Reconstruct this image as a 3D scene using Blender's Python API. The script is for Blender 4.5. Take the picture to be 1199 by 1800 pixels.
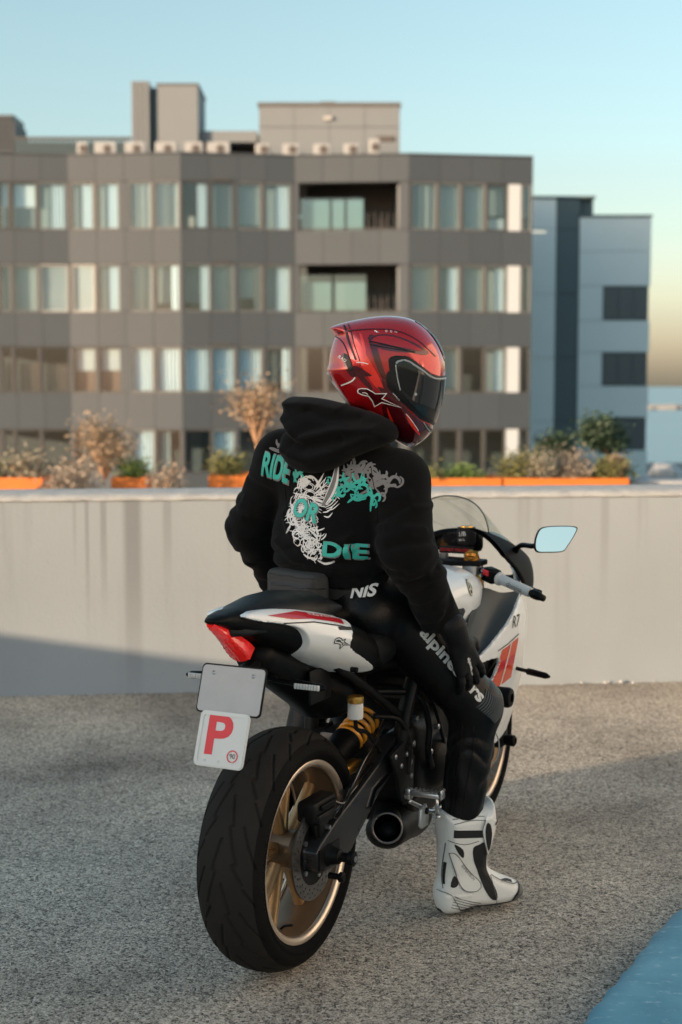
import bpy, bmesh, math, random
import numpy as np
from mathutils import Vector, Matrix, Quaternion
from mathutils.bvhtree import BVHTree
from mathutils.geometry import delaunay_2d_cdt

for o in list(bpy.data.objects):
    bpy.data.objects.remove(o)
scene = bpy.context.scene
COL = scene.collection
R = math.radians

# ------------------------------------------------------------------ camera
cam_data = bpy.data.cameras.new('camera')
cam_data.sensor_fit = 'VERTICAL'
cam_data.sensor_height = 36.0
cam_data.lens = 50.0
cam_data.clip_start = 0.05
cam_data.clip_end = 60000.0
cam_data.dof.use_dof = True
cam_data.dof.focus_distance = 3.78
cam_data.dof.aperture_fstop = 2.9
camera = bpy.data.objects.new('camera', cam_data)
camera.location = (0.0, 0.0, 1.52)
camera.rotation_euler = (R(90.0) - math.atan(221 / 2500), 0, 0)
COL.objects.link(camera)
scene.camera = camera

# ------------------------------------------------------------------ sky and sun
SUN_DIR = Vector((0.86, 0.51, -0.135)).normalized()        # the way the light travels
sun_az_x, sun_az_y = -SUN_DIR.x, -SUN_DIR.y
SUN_EL = math.asin(-SUN_DIR.z)
world = bpy.data.worlds.new('World')
scene.world = world
world.use_nodes = True
wn = world.node_tree
for n in list(wn.nodes):
    wn.nodes.remove(n)
sky = wn.nodes.new('ShaderNodeTexSky')
sky.sky_type = 'NISHITA'
sky.sun_disc = False
sky.sun_elevation = SUN_EL + R(5)
sky.sun_rotation = math.atan2(sun_az_x, sun_az_y)
sky.altitude = 20
sky.air_density = 1.25
sky.dust_density = 1.7
sky.ozone_density = 2.2
bg = wn.nodes.new('ShaderNodeBackground')
bg.inputs['Strength'].default_value = 0.15
wo = wn.nodes.new('ShaderNodeOutputWorld')
hsv = wn.nodes.new('ShaderNodeHueSaturation')          # a hazy day: the whole sky a little greyer
hsv.inputs['Saturation'].default_value = 0.84
hsv.inputs['Hue'].default_value = 0.474
wn.links.new(sky.outputs[0], hsv.inputs['Color'])
wn.links.new(hsv.outputs[0], bg.inputs[0])
wn.links.new(bg.outputs[0], wo.inputs[0])

sun_data = bpy.data.lights.new('sun', 'SUN')
sun_data.energy = 5.0
sun_data.angle = R(0.6)
sun_data.color = (1.0, 0.73, 0.48)
sun = bpy.data.objects.new('sun', sun_data)
sun.rotation_euler = SUN_DIR.to_track_quat('-Z', 'Y').to_euler()
sun.location = (-20, -12, 8)
COL.objects.link(sun)

scene.render.engine = 'CYCLES'
scene.view_settings.view_transform = 'Standard'
scene.view_settings.look = 'None'
scene.view_settings.gamma = 1.0
scene.view_settings.exposure = 0.78
scene.view_settings.use_curve_mapping = False

# ------------------------------------------------------------------ materials
def mat(name, col, rough=0.5, metal=0.0, var=0.0, vscale=8.0, bump=0.0, bscale=200.0, coat=0.0,
        rvar=0.0, spec=0.5, emit=None, estr=0.0, sheen=0.0, alpha=None, space='Object'):
    m = bpy.data.materials.new(name)
    m.use_nodes = True
    nt = m.node_tree
    b = nt.nodes['Principled BSDF']
    c = (col[0], col[1], col[2], 1)
    b.inputs['Base Color'].default_value = c
    b.inputs['Roughness'].default_value = rough
    b.inputs['Metallic'].default_value = metal
    b.inputs['Coat Weight'].default_value = coat
    b.inputs['Coat Roughness'].default_value = 0.06
    b.inputs['Specular IOR Level'].default_value = spec
    if sheen:
        b.inputs['Sheen Weight'].default_value = sheen
        b.inputs['Sheen Roughness'].default_value = 0.5
    if emit:
        b.inputs['Emission Color'].default_value = (*emit, 1)
        b.inputs['Emission Strength'].default_value = estr
    if var or rvar or bump:
        tc = nt.nodes.new('ShaderNodeTexCoord')
    if var or rvar:
        nz = nt.nodes.new('ShaderNodeTexNoise')
        nz.inputs['Scale'].default_value = vscale
        nz.inputs['Detail'].default_value = 6
        nt.links.new(tc.outputs[space], nz.inputs['Vector'])
    if var:
        mx = nt.nodes.new('ShaderNodeMix')
        mx.data_type = 'RGBA'
        mx.inputs[6].default_value = tuple(max(0, x * (1 - var)) for x in col) + (1,)
        mx.inputs[7].default_value = tuple(min(1, x * (1 + var)) for x in col) + (1,)
        nt.links.new(nz.outputs[0], mx.inputs[0])
        nt.links.new(mx.outputs[2], b.inputs['Base Color'])
    if rvar:
        mr = nt.nodes.new('ShaderNodeMapRange')
        mr.inputs[3].default_value = max(0.02, rough - rvar)
        mr.inputs[4].default_value = min(1, rough + rvar)
        nt.links.new(nz.outputs[0], mr.inputs[0])
        nt.links.new(mr.outputs[0], b.inputs['Roughness'])
    if bump:
        n2 = nt.nodes.new('ShaderNodeTexNoise')
        n2.inputs['Scale'].default_value = bscale
        n2.inputs['Detail'].default_value = 4
        nt.links.new(tc.outputs[space], n2.inputs['Vector'])
        bp = nt.nodes.new('ShaderNodeBump')
        bp.inputs['Strength'].default_value = min(1, bump)
        bp.inputs['Distance'].default_value = 0.004
        nt.links.new(n2.outputs[0], bp.inputs['Height'])
        nt.links.new(bp.outputs[0], b.inputs['Normal'])
    return m

def ramp(nt, stops, interp='LINEAR'):
    r = nt.nodes.new('ShaderNodeValToRGB')
    r.color_ramp.interpolation = interp
    e = r.color_ramp.elements
    while len(e) > 1:
        e.remove(e[-1])
    e[0].position = stops[0][0]
    e[0].color = (*stops[0][1], 1)
    for p, c in stops[1:]:
        k = e.new(p)
        k.color = (*c, 1)
    return r

def aggregate_mat():
    m = bpy.data.materials.new('exposed_aggregate')
    m.use_nodes = True
    nt = m.node_tree
    L = nt.links.new
    b = nt.nodes['Principled BSDF']
    b.inputs['Roughness'].default_value = 0.85
    b.inputs['Specular IOR Level'].default_value = 0.3
    tc = nt.nodes.new('ShaderNodeTexCoord')
    def vor(scale, feat='F1'):
        v = nt.nodes.new('ShaderNodeTexVoronoi')
        v.feature = feat
        v.inputs['Scale'].default_value = scale
        L(tc.outputs['Object'], v.inputs['Vector'])
        return v
    warp = nt.nodes.new('ShaderNodeTexNoise')
    warp.inputs['Scale'].default_value = 1.3
    warp.inputs['Detail'].default_value = 8
    warp.inputs['Roughness'].default_value = 0.65
    L(tc.outputs['Object'], warp.inputs['Vector'])
    v1, v2 = vor(120), vor(250)
    sep1 = nt.nodes.new('ShaderNodeSeparateColor'); L(v1.outputs['Color'], sep1.inputs[0])
    sep2 = nt.nodes.new('ShaderNodeSeparateColor'); L(v2.outputs['Color'], sep2.inputs[0])
    r1 = ramp(nt, [(0, (.018, .018, .018)), (.20, (.06, .058, .055)), (.34, (.25, .235, .215)), (.75, (.35, .33, .30)), (.93, (.42, .40, .37)), (1, (.62, .60, .57))])
    L(sep1.outputs[0], r1.inputs[0])
    r2 = ramp(nt, [(0, (.02, .02, .02)), (.30, (.06, .058, .055)), (.48, (.28, .265, .245)), (1, (.48, .46, .43))])
    L(sep2.outputs[1], r2.inputs[0])
    mx = nt.nodes.new('ShaderNodeMix'); mx.data_type = 'RGBA'
    mx.inputs[0].default_value = 0.5
    L(r1.outputs[0], mx.inputs[6]); L(r2.outputs[0], mx.inputs[7])
    w2 = nt.nodes.new('ShaderNodeTexNoise'); w2.inputs['Scale'].default_value = .45; w2.inputs['Detail'].default_value = 5; w2.inputs['Distortion'].default_value = 1.2
    L(tc.outputs['Object'], w2.inputs['Vector'])
    big = ramp(nt, [(.32, (.60, .60, .61)), (.46, (.94, .94, .94)), (.66, (1.12, 1.11, 1.09))]); L(w2.outputs[0], big.inputs[0])
    st = ramp(nt, [(.30, (.98, .92, .84)), (.5, (1.52, 1.43, 1.30)), (.72, (1.95, 1.82, 1.64))])
    L(warp.outputs[0], st.inputs[0])
    mu = nt.nodes.new('ShaderNodeMix'); mu.data_type = 'RGBA'; mu.blend_type = 'MULTIPLY'
    mu.inputs[0].default_value = 1.0
    L(mx.outputs[2], mu.inputs[6]); L(st.outputs[0], mu.inputs[7])
    mu2 = nt.nodes.new('ShaderNodeMix'); mu2.data_type = 'RGBA'; mu2.blend_type = 'MULTIPLY'; mu2.inputs[0].default_value = 1.0
    L(mu.outputs[2], mu2.inputs[6]); L(big.outputs[0], mu2.inputs[7])
    L(mu2.outputs[2], b.inputs['Base Color'])
    add = nt.nodes.new('ShaderNodeMath'); add.operation = 'ADD'
    L(v1.outputs['Distance'], add.inputs[0])
    m2 = nt.nodes.new('ShaderNodeMath'); m2.operation = 'MULTIPLY'; m2.inputs[1].default_value = .6
    L(v2.outputs['Distance'], m2.inputs[0]); L(m2.outputs[0], add.inputs[1])
    bp = nt.nodes.new('ShaderNodeBump'); bp.invert = True
    bp.inputs['Strength'].default_value = 0.5; bp.inputs['Distance'].default_value = 0.005
    L(add.outputs[0], bp.inputs['Height']); L(bp.outputs[0], b.inputs['Normal'])
    return m

def render_wall_mat():
    m = bpy.data.materials.new('painted_render')
    m.use_nodes = True
    nt = m.node_tree
    L = nt.links.new
    b = nt.nodes['Principled BSDF']
    b.inputs['Roughness'].default_value = 0.8
    b.inputs['Specular IOR Level'].default_value = 0.25
    tc = nt.nodes.new('ShaderNodeTexCoord')
    nz = nt.nodes.new('ShaderNodeTexNoise'); nz.inputs['Scale'].default_value = 1.1; nz.inputs['Detail'].default_value = 7
    L(tc.outputs['Object'], nz.inputs['Vector'])
    base = ramp(nt, [(.25, (.265, .295, .318)), (.5, (.285, .317, .342)), (.75, (.305, .338, .365))])
    L(nz.outputs[0], base.inputs[0])
    # water stains that run down from the coping
    mp = nt.nodes.new('ShaderNodeMapping'); mp.inputs['Scale'].default_value = (6.0, 1.0, .35)
    L(tc.outputs['Object'], mp.inputs[0])
    s = nt.nodes.new('ShaderNodeTexNoise'); s.inputs['Scale'].default_value = 1.6; s.inputs['Detail'].default_value = 4
    L(mp.outputs[0], s.inputs['Vector'])
    sr = ramp(nt, [(.54, (0, 0, 0)), (.70, (1, 1, 1))])
    L(s.outputs[0], sr.inputs[0])
    sx = nt.nodes.new('ShaderNodeSeparateXYZ'); L(tc.outputs['Object'], sx.inputs[0])
    mr = nt.nodes.new('ShaderNodeMapRange'); mr.inputs[1].default_value = 0.15; mr.inputs[2].default_value = .97
    mr.inputs[3].default_value = .05; mr.inputs[4].default_value = .42
    L(sx.outputs[2], mr.inputs[0])
    mm = nt.nodes.new('ShaderNodeMath'); mm.operation = 'MULTIPLY'
    L(sr.outputs[0], mm.inputs[0]); L(mr.outputs[0], mm.inputs[1])
    # one broad stain and its thin neighbours, left of the middle
    def streak(x0, w, amp, low):
        a = nt.nodes.new('ShaderNodeMath'); a.operation = 'SUBTRACT'; a.inputs[1].default_value = x0; L(sx.outputs[0], a.inputs[0])
        a2 = nt.nodes.new('ShaderNodeMath'); a2.operation = 'ABSOLUTE'; L(a.outputs[0], a2.inputs[0])
        g = nt.nodes.new('ShaderNodeMapRange'); g.interpolation_type = 'SMOOTHSTEP'
        g.inputs[1].default_value = w; g.inputs[2].default_value = w * .35; g.inputs[3].default_value = 0; g.inputs[4].default_value = amp
        L(a2.outputs[0], g.inputs[0])
        h = nt.nodes.new('ShaderNodeMapRange'); h.interpolation_type = 'SMOOTHSTEP'
        h.inputs[1].default_value = low; h.inputs[2].default_value = .95; h.inputs[3].default_value = .0; h.inputs[4].default_value = 1
        L(sx.outputs[2], h.inputs[0])
        k = nt.nodes.new('ShaderNodeMath'); k.operation = 'MULTIPLY'; L(g.outputs[0], k.inputs[0]); L(h.outputs[0], k.inputs[1])
        return k
    tot = mm
    for x0, w, amp, low in ((-1.03, .06, .75, -.35), (-1.17, .022, .55, .25), (-1.25, .014, .5, .1), (-1.31, .012, .3, .5), (-.86, .03, .45, .4), (1.35, .03, .3, .2), (.95, .015, .25, .4)):
        k = streak(x0, w, amp, low)
        ad = nt.nodes.new('ShaderNodeMath'); ad.operation = 'MAXIMUM'
        L(tot.outputs[0], ad.inputs[0]); L(k.outputs[0], ad.inputs[1])
        tot = ad
    mx = nt.nodes.new('ShaderNodeMix'); mx.data_type = 'RGBA'
    mx.inputs[7].default_value = (.150, .160, .170, 1)
    L(tot.outputs[0], mx.inputs[0]); L(base.outputs[0], mx.inputs[6])
    L(mx.outputs[2], b.inputs['Base Color'])
    n2 = nt.nodes.new('ShaderNodeTexNoise'); n2.inputs['Scale'].default_value = 60; n2.inputs['Detail'].default_value = 6
    L(tc.outputs['Object'], n2.inputs['Vector'])
    bp = nt.nodes.new('ShaderNodeBump'); bp.inputs['Strength'].default_value = .35; bp.inputs['Distance'].default_value = .004
    L(n2.outputs[0], bp.inputs['Height']); L(bp.outputs[0], b.inputs['Normal'])
    return m

def worn_paint_mat():
    m = bpy.data.materials.new('worn_blue_paint')
    m.use_nodes = True
    nt = m.node_tree
    L = nt.links.new
    b = nt.nodes['Principled BSDF']
    b.inputs['Roughness'].default_value = .55
    tc = nt.nodes.new('ShaderNodeTexCoord')
    n1 = nt.nodes.new('ShaderNodeTexNoise'); n1.inputs['Scale'].default_value = 42; n1.inputs['Detail'].default_value = 9; n1.inputs['Roughness'].default_value = .75
    n2 = nt.nodes.new('ShaderNodeTexNoise'); n2.inputs['Scale'].default_value = 6; n2.inputs['Detail'].default_value = 6
    mp = nt.nodes.new('ShaderNodeMapping'); mp.inputs['Rotation'].default_value = (0, 0, -.6); mp.inputs['Scale'].default_value = (.5, 1.3, 1)
    L(tc.outputs['Object'], mp.inputs[0])
    L(mp.outputs[0], n1.inputs['Vector']); L(tc.outputs['Object'], n2.inputs['Vector'])
    c1 = ramp(nt, [(.3, (.07, .24, .34)), (.6, (.11, .32, .43)), (.8, (.17, .40, .50))]); L(n2.outputs[0], c1.inputs[0])
    w = ramp(nt, [(.57, (0, 0, 0)), (.70, (.8, .8, .8))]); L(n1.outputs[0], w.inputs[0])
    mx = nt.nodes.new('ShaderNodeMix'); mx.data_type = 'RGBA'; mx.inputs[7].default_value = (.55, .66, .70, 1)
    L(w.outputs[0], mx.inputs[0]); L(c1.outputs[0], mx.inputs[6]); L(mx.outputs[2], b.inputs['Base Color'])
    bp = nt.nodes.new('ShaderNodeBump'); bp.inputs['Strength'].default_value = .4; bp.inputs['Distance'].default_value = .004
    L(n1.outputs[0], bp.inputs['Height']); L(bp.outputs[0], b.inputs['Normal'])
    return m

def glass_mat(name, gloss=.25, tint=(1, 1, 1), rough=.02):
    m = bpy.data.materials.new(name)
    m.use_nodes = True
    nt = m.node_tree
    nt.nodes.remove(nt.nodes['Principled BSDF'])
    out = nt.nodes['Material Output']
    t = nt.nodes.new('ShaderNodeBsdfTransparent'); t.inputs[0].default_value = (*tint, 1)
    g = nt.nodes.new('ShaderNodeBsdfGlossy'); g.inputs['Roughness'].default_value = rough
    fr = nt.nodes.new('ShaderNodeLayerWeight'); fr.inputs[0].default_value = gloss
    mx = nt.nodes.new('ShaderNodeMixShader')
    mr = nt.nodes.new('ShaderNodeMapRange'); mr.inputs[3].default_value = gloss; mr.inputs[4].default_value = 1
    nt.links.new(fr.outputs['Facing'], mr.inputs[0])
    pw = nt.nodes.new('ShaderNodeMath'); pw.operation = 'POWER'; pw.inputs[1].default_value = 4
    nt.links.new(fr.outputs['Facing'], pw.inputs[0]); nt.links.new(pw.outputs[0], mr.inputs[0])
    nt.links.new(mr.outputs[0], mx.inputs[0])
    nt.links.new(t.outputs[0], mx.inputs[1]); nt.links.new(g.outputs[0], mx.inputs[2])
    nt.links.new(mx.outputs[0], out.inputs[0])
    return m

# ------------------------------------------------------------------ mesh helpers
def smooth(me, on=True):
    me.polygons.foreach_set('use_smooth', np.full(len(me.polygons), on))

def link_mesh(name, me, parent=None, loc=None):
    o = bpy.data.objects.new(name, me)
    COL.objects.link(o)
    if parent is not None:
        o.parent = parent
    if loc is not None:
        o.location = loc
    return o

def set_angle(me, deg=35):
    """smooth shading with the edges sharper than deg kept crisp"""
    smooth(me)
    bm = bmesh.new()
    bm.from_mesh(me)
    lim = R(deg)
    for e in bm.edges:
        e.smooth = len(e.link_faces) == 2 and e.calc_face_angle(0) < lim
    bm.to_mesh(me)
    bm.free()

class MB:
    """collects shapes into one mesh"""
    def __init__(self):
        self.v = []; self.f = []; self.m = []; self.cm = 0
    def add(self, vs, fs):
        n = len(self.v)
        self.v.extend([tuple(p) for p in vs])
        self.f.extend([tuple(i + n for i in f) for f in fs])
        self.m.extend([self.cm] * len(fs))
        return self
    def box(self, lo, hi, M=None):
        x0, y0, z0 = lo; x1, y1, z1 = hi
        vs = [Vector(p) for p in ((x0, y0, z0), (x1, y0, z0), (x1, y1, z0), (x0, y1, z0), (x0, y0, z1), (x1, y0, z1), (x1, y1, z1), (x0, y1, z1))]
        if M is not None:
            vs = [M @ p for p in vs]
        return self.add(vs, [(0, 3, 2, 1), (4, 5, 6, 7), (0, 1, 5, 4), (1, 2, 6, 5), (2, 3, 7, 6), (3, 0, 4, 7)])
    def rbox(self, lo, hi, r=.004, M=None, seg=2):
        bm = bmesh.new()
        bmesh.ops.create_cube(bm, size=1)
        c = [(a + b) / 2 for a, b in zip(lo, hi)]; s = [b - a for a, b in zip(lo, hi)]
        for v in bm.verts:
            v.co = Vector((c[0] + v.co.x * s[0], c[1] + v.co.y * s[1], c[2] + v.co.z * s[2]))
        bmesh.ops.bevel(bm, geom=list(bm.edges), offset=min(r, min(s) * .49), segments=seg, affect='EDGES', profile=.5)
        bm.verts.index_update()
        vs = [(M @ v.co if M is not None else v.co.copy()) for v in bm.verts]
        fs = [[v.index for v in f.verts] for f in bm.faces]
        bm.free()
        return self.add(vs, fs)
    def ring(self, rings, close_u=True, cap0=False, cap1=False):
        """rings: list of equally long loops of points, bridged in order"""
        n = len(rings[0])
        vs = [p for r in rings for p in r]
        fs = []
        for i in range(len(rings) - 1):
            for j in range(n if close_u else n - 1):
                k = (j + 1) % n
                fs.append((i * n + j, i * n + k, (i + 1) * n + k, (i + 1) * n + j))
        if cap0:
            fs.append(tuple(range(n))[::-1])
        if cap1:
            fs.append(tuple((len(rings) - 1) * n + j for j in range(n)))
        return self.add(vs, fs)
    def tube(self, pts, rad, n=10, cap=True, squash=1.0):
        pts = [Vector(p) for p in pts]
        if not hasattr(rad, '__len__'):
            rad = [rad] * len(pts)
        rings = []
        up = None
        for i, p in enumerate(pts):
            t = (pts[min(i + 1, len(pts) - 1)] - pts[max(i - 1, 0)])
            if t.length < 1e-9:
                t = Vector((0, 0, 1))
            t.normalize()
            if up is None:
                up = t.orthogonal().normalized()
            else:
                up = (up - t * up.dot(t))
                up = up.normalized() if up.length > 1e-6 else t.orthogonal().normalized()
            b = t.cross(up)
            rings.append([p + (up * math.cos(a) + b * math.sin(a) * squash) * rad[i] for a in (2 * math.pi * k / n for k in range(n))])
        return self.ring(rings, True, cap, cap)
    def cyl(self, p0, p1, r0, r1=None, n=20, cap=True):
        return self.tube([p0, p1], [r0, r0 if r1 is None else r1], n, cap)
    def lathe(self, prof, c=(0, 0, 0), axis='y', n=48, closed=False):
        """prof: (along axis, radius) pairs"""
        rings = []
        for a, r in prof:
            ring = []
            for k in range(n):
                t = 2 * math.pi * k / n
                if axis == 'y':
                    ring.append((c[0] + r * math.cos(t), c[1] + a, c[2] + r * math.sin(t)))
                elif axis == 'z':
                    ring.append((c[0] + r * math.cos(t), c[1] + r * math.sin(t), c[2] + a))
                else:
                    ring.append((c[0] + a, c[1] + r * math.cos(t), c[2] + r * math.sin(t)))
            rings.append(ring)
        if closed:
            rings.append(rings[0])
        return self.ring(rings)
    def prism(self, poly, y0, y1, M=None):
        """poly of (x, z) pairs, extruded along y"""
        n = len(poly)
        vs = [Vector((x, y0, z)) for x, z in poly] + [Vector((x, y1, z)) for x, z in poly]
        if M is not None:
            vs = [M @ p for p in vs]
        fs = [tuple(range(n)), tuple(range(2 * n - 1, n - 1, -1))]
        fs += [(i, i + n, (i + 1) % n + n, (i + 1) % n) for i in range(n)]
        return self.add(vs, fs)
    def mesh(self, name, mats, shade=None):
        me = bpy.data.meshes.new(name)
        me.from_pydata(self.v, [], self.f)
        if not isinstance(mats, (list, tuple)):
            mats = [mats]
        for m in mats:
            me.materials.append(m)
        if len(mats) > 1:
            me.polygons.foreach_set('material_index', np.array(self.m, dtype=np.int32))
        bm = bmesh.new(); bm.from_mesh(me)
        bmesh.ops.recalc_face_normals(bm, faces=bm.faces)
        bm.to_mesh(me); bm.free()
        if shade == 'smooth':
            smooth(me)
        elif shade:
            set_angle(me, shade)
        return me
    def build(self, name, mats, parent=None, shade=None, loc=None):
        return link_mesh(name, self.mesh(name, mats, shade), parent, loc)

def bevel_obj(o, w=.004, seg=2, deg=30):
    bm = bmesh.new(); bm.from_mesh(o.data)
    bmesh.ops.remove_doubles(bm, verts=bm.verts, dist=1e-5)
    es = [e for e in bm.edges if len(e.link_faces) == 2 and e.calc_face_angle(0) > R(deg)]
    bmesh.ops.bevel(bm, geom=es, offset=w, segments=seg, affect='EDGES', profile=.5, clamp_overlap=True)
    bm.to_mesh(o.data); bm.free()
    set_angle(o.data, 40)
    return o

def tag(o, label=None, cat=None, group=None, kind=None):
    if label: o['label'] = label
    if cat: o['category'] = cat
    if group: o['group'] = group
    if kind: o['kind'] = kind
    return o

def thing(name, label, cat, loc=(0, 0, 0), rz=0.0, group=None):
    o = bpy.data.objects.new(name, None)
    o.empty_display_size = .2
    COL.objects.link(o)
    o.location = loc
    o.rotation_euler = (0, 0, rz)
    return tag(o, label, cat, group)

def struct(o):
    o['kind'] = 'structure'
    return o

# ---- signed distance fields meshed with surface nets
def surfnet(f, lo, hi, h, newton=3):
    lo = np.array(lo, float); hi = np.array(hi, float)
    n = np.maximum(np.ceil((hi - lo) / h).astype(int) + 1, 3)
    ax = [lo[i] + h * np.arange(n[i]) for i in range(3)]
    # coarse pass first; only points near the surface are then evaluated finely
    c = 4
    nc = (n + c - 1) // c + 1
    gx = [lo[i] + h * c * np.arange(nc[i]) for i in range(3)]
    G = np.meshgrid(*gx, indexing='ij')
    Vc = f(G[0].ravel(), G[1].ravel(), G[2].ravel()).reshape(tuple(nc))
    near = np.abs(Vc) < h * c * 2.6
    m = near.copy()
    for d in range(3):
        q_ = m.copy()
        sl0 = [slice(None)] * 3; sl1 = [slice(None)] * 3
        sl0[d] = slice(0, -1); sl1[d] = slice(1, None)
        q_[tuple(sl0)] |= m[tuple(sl1)]; q_[tuple(sl1)] |= m[tuple(sl0)]
        m = q_
    ri = [np.minimum((np.arange(n[i]) + c // 2) // c, nc[i] - 1) for i in range(3)]
    V = Vc[np.ix_(*ri)].astype(np.float32)
    mk = np.argwhere(m[np.ix_(*ri)])
    for i in range(0, len(mk), 400000):
        k = mk[i:i + 400000]
        V[k[:, 0], k[:, 1], k[:, 2]] = f(ax[0][k[:, 0]], ax[1][k[:, 1]], ax[2][k[:, 2]])
    S = V < 0
    cs = np.zeros(tuple(n - 1), np.int8)
    for dx in (0, 1):
        for dy in (0, 1):
            for dz in (0, 1):
                cs += S[dx:n[0] - 1 + dx, dy:n[1] - 1 + dy, dz:n[2] - 1 + dz]
    act = (cs > 0) & (cs < 8)
    idx = -np.ones(act.shape, np.int64)
    ii = np.argwhere(act)
    idx[act] = np.arange(len(ii))
    P = np.zeros((len(ii), 3)); W = np.zeros(len(ii))
    corners = [(a, b, c) for a in (0, 1) for b in (0, 1) for c in (0, 1)]
    for a in corners:
        for d in range(3):
            if a[d]:
                continue
            b = list(a); b[d] = 1
            va = V[ii[:, 0] + a[0], ii[:, 1] + a[1], ii[:, 2] + a[2]]
            vb = V[ii[:, 0] + b[0], ii[:, 1] + b[1], ii[:, 2] + b[2]]
            c = (va < 0) != (vb < 0)
            t = np.where(c, va / np.where(c, va - vb, 1), 0)
            q = np.tile(np.array(a, float), (len(ii), 1)); q[:, d] += t
            P += np.where(c[:, None], q, 0); W += c
    P = lo + (ii + P / W[:, None]) * h
    F = []
    for d in range(3):
        e1, e2 = (d + 1) % 3, (d + 2) % 3
        sl0 = [slice(None)] * 3; sl1 = [slice(None)] * 3
        sl0[d] = slice(0, n[d] - 1); sl1[d] = slice(1, n[d])
        A, B = S[tuple(sl0)], S[tuple(sl1)]
        c = np.argwhere(A != B)
        ok = (c[:, e1] > 0) & (c[:, e2] > 0) & (c[:, e1] < n[e1] - 1) & (c[:, e2] < n[e2] - 1)
        c = c[ok]
        def cell(o1, o2):
            k = c.copy(); k[:, e1] += o1; k[:, e2] += o2
            return idx[k[:, 0], k[:, 1], k[:, 2]]
        q = np.stack([cell(-1, -1), cell(0, -1), cell(0, 0), cell(-1, 0)], 1)
        flip = ~A[c[:, 0], c[:, 1], c[:, 2]]
        q[flip] = q[flip][:, ::-1]
        F.append(q)
    F = np.concatenate(F)
    e = h * .3
    for _ in range(newton):
        x, y, z = P.T
        v = f(x, y, z)
        g = np.stack([f(x + e, y, z) - f(x - e, y, z), f(x, y + e, z) - f(x, y - e, z), f(x, y, z + e) - f(x, y, z - e)], 1) / (2 * e)
        gl = np.maximum((g * g).sum(1), .15)
        P -= np.clip((v / gl), -h * .6, h * .6)[:, None] * g
    return P, F

def sdf_mesh(name, f, lo, hi, h, mats, newton=3, sharp=None):
    P, F = surfnet(f, lo, hi, h, newton)
    me = bpy.data.meshes.new(name)
    me.vertices.add(len(P)); me.vertices.foreach_set('co', P.astype(np.float32).ravel())
    me.loops.add(F.size); me.loops.foreach_set('vertex_index', F.astype(np.int32).ravel())
    me.polygons.add(len(F))
    me.polygons.foreach_set('loop_start', np.arange(0, F.size, 4, dtype=np.int32))
    me.update(calc_edges=True)
    me.validate()
    for m in (mats if isinstance(mats, (list, tuple)) else [mats]):
        me.materials.append(m)
    if sharp:
        set_angle(me, sharp)
    else:
        smooth(me)
    return me

def smin(a, b, k):
    h = np.clip(.5 + .5 * (b - a) / k, 0, 1)
    return b + (a - b) * h - k * h * (1 - h)
def smax(a, b, k):
    return -smin(-a, -b, k)
def cone(x, y, z, a, b, ra, rb, s=(1, 1, 1)):
    """tapered capsule; s squeezes space first"""
    a = np.array(a, float) / s; b = np.array(b, float) / s
    px, py, pz = x / s[0] - a[0], y / s[1] - a[1], z / s[2] - a[2]
    d = b - a
    t = np.clip((px * d[0] + py * d[1] + pz * d[2]) / max(d @ d, 1e-12), 0, 1)
    q = np.sqrt((px - t * d[0]) ** 2 + (py - t * d[1]) ** 2 + (pz - t * d[2]) ** 2)
    return (q - (ra + (rb - ra) * t)) * min(s)
def ell(x, y, z, c, r, M=None):
    px, py, pz = x - c[0], y - c[1], z - c[2]
    if M is not None:
        q = [M[0][i] * px + M[1][i] * py + M[2][i] * pz for i in range(3)]
        px, py, pz = q
    k0 = np.sqrt((px / r[0]) ** 2 + (py / r[1]) ** 2 + (pz / r[2]) ** 2)
    k1 = np.sqrt((px / r[0] ** 2) ** 2 + (py / r[1] ** 2) ** 2 + (pz / r[2] ** 2) ** 2)
    return k0 * (k0 - 1) / np.maximum(k1, 1e-9)
def rbx(x, y, z, c, b, r):
    qx, qy, qz = np.abs(x - c[0]) - b[0] + r, np.abs(y - c[1]) - b[1] + r, np.abs(z - c[2]) - b[2] + r
    return np.sqrt(np.maximum(qx, 0) ** 2 + np.maximum(qy, 0) ** 2 + np.maximum(qz, 0) ** 2) + np.minimum(np.maximum(qx, np.maximum(qy, qz)), 0) - r
def poly2(px, py, pts, r=0.0):
    """signed distance to a 2-d polygon"""
    p = np.array(pts, float)
    d = np.full(px.shape, 1e9); s = np.ones(px.shape)
    n = len(p)
    for i in range(n):
        a, b = p[i], p[i - 1]
        e = b - a
        wx, wy = px - a[0], py - a[1]
        t = np.clip((wx * e[0] + wy * e[1]) / max(e @ e, 1e-12), 0, 1)
        d = np.minimum(d, (wx - e[0] * t) ** 2 + (wy - e[1] * t) ** 2)
        c1 = py >= a[1]; c2 = py < b[1]; c3 = e[0] * wy > e[1] * wx
        s = np.where((c1 & c2 & c3) | (~c1 & ~c2 & ~c3), -s, s)
    return s * np.sqrt(d) - r
def spline(pts, n=8):
    """Catmull-Rom through points, any dimension"""
    p = [np.array(q, float) for q in pts]
    p = [2 * p[0] - p[1]] + p + [2 * p[-1] - p[-2]]
    out = []
    for i in range(1, len(p) - 2):
        for k in range(n):
            t = k / n
            out.append(.5 * ((2 * p[i]) + (-p[i - 1] + p[i + 1]) * t + (2 * p[i - 1] - 5 * p[i] + 4 * p[i + 1] - p[i + 2]) * t * t + (-p[i - 1] + 3 * p[i] - 3 * p[i + 1] + p[i + 2]) * t ** 3))
    out.append(p[-2])
    return out
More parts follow.
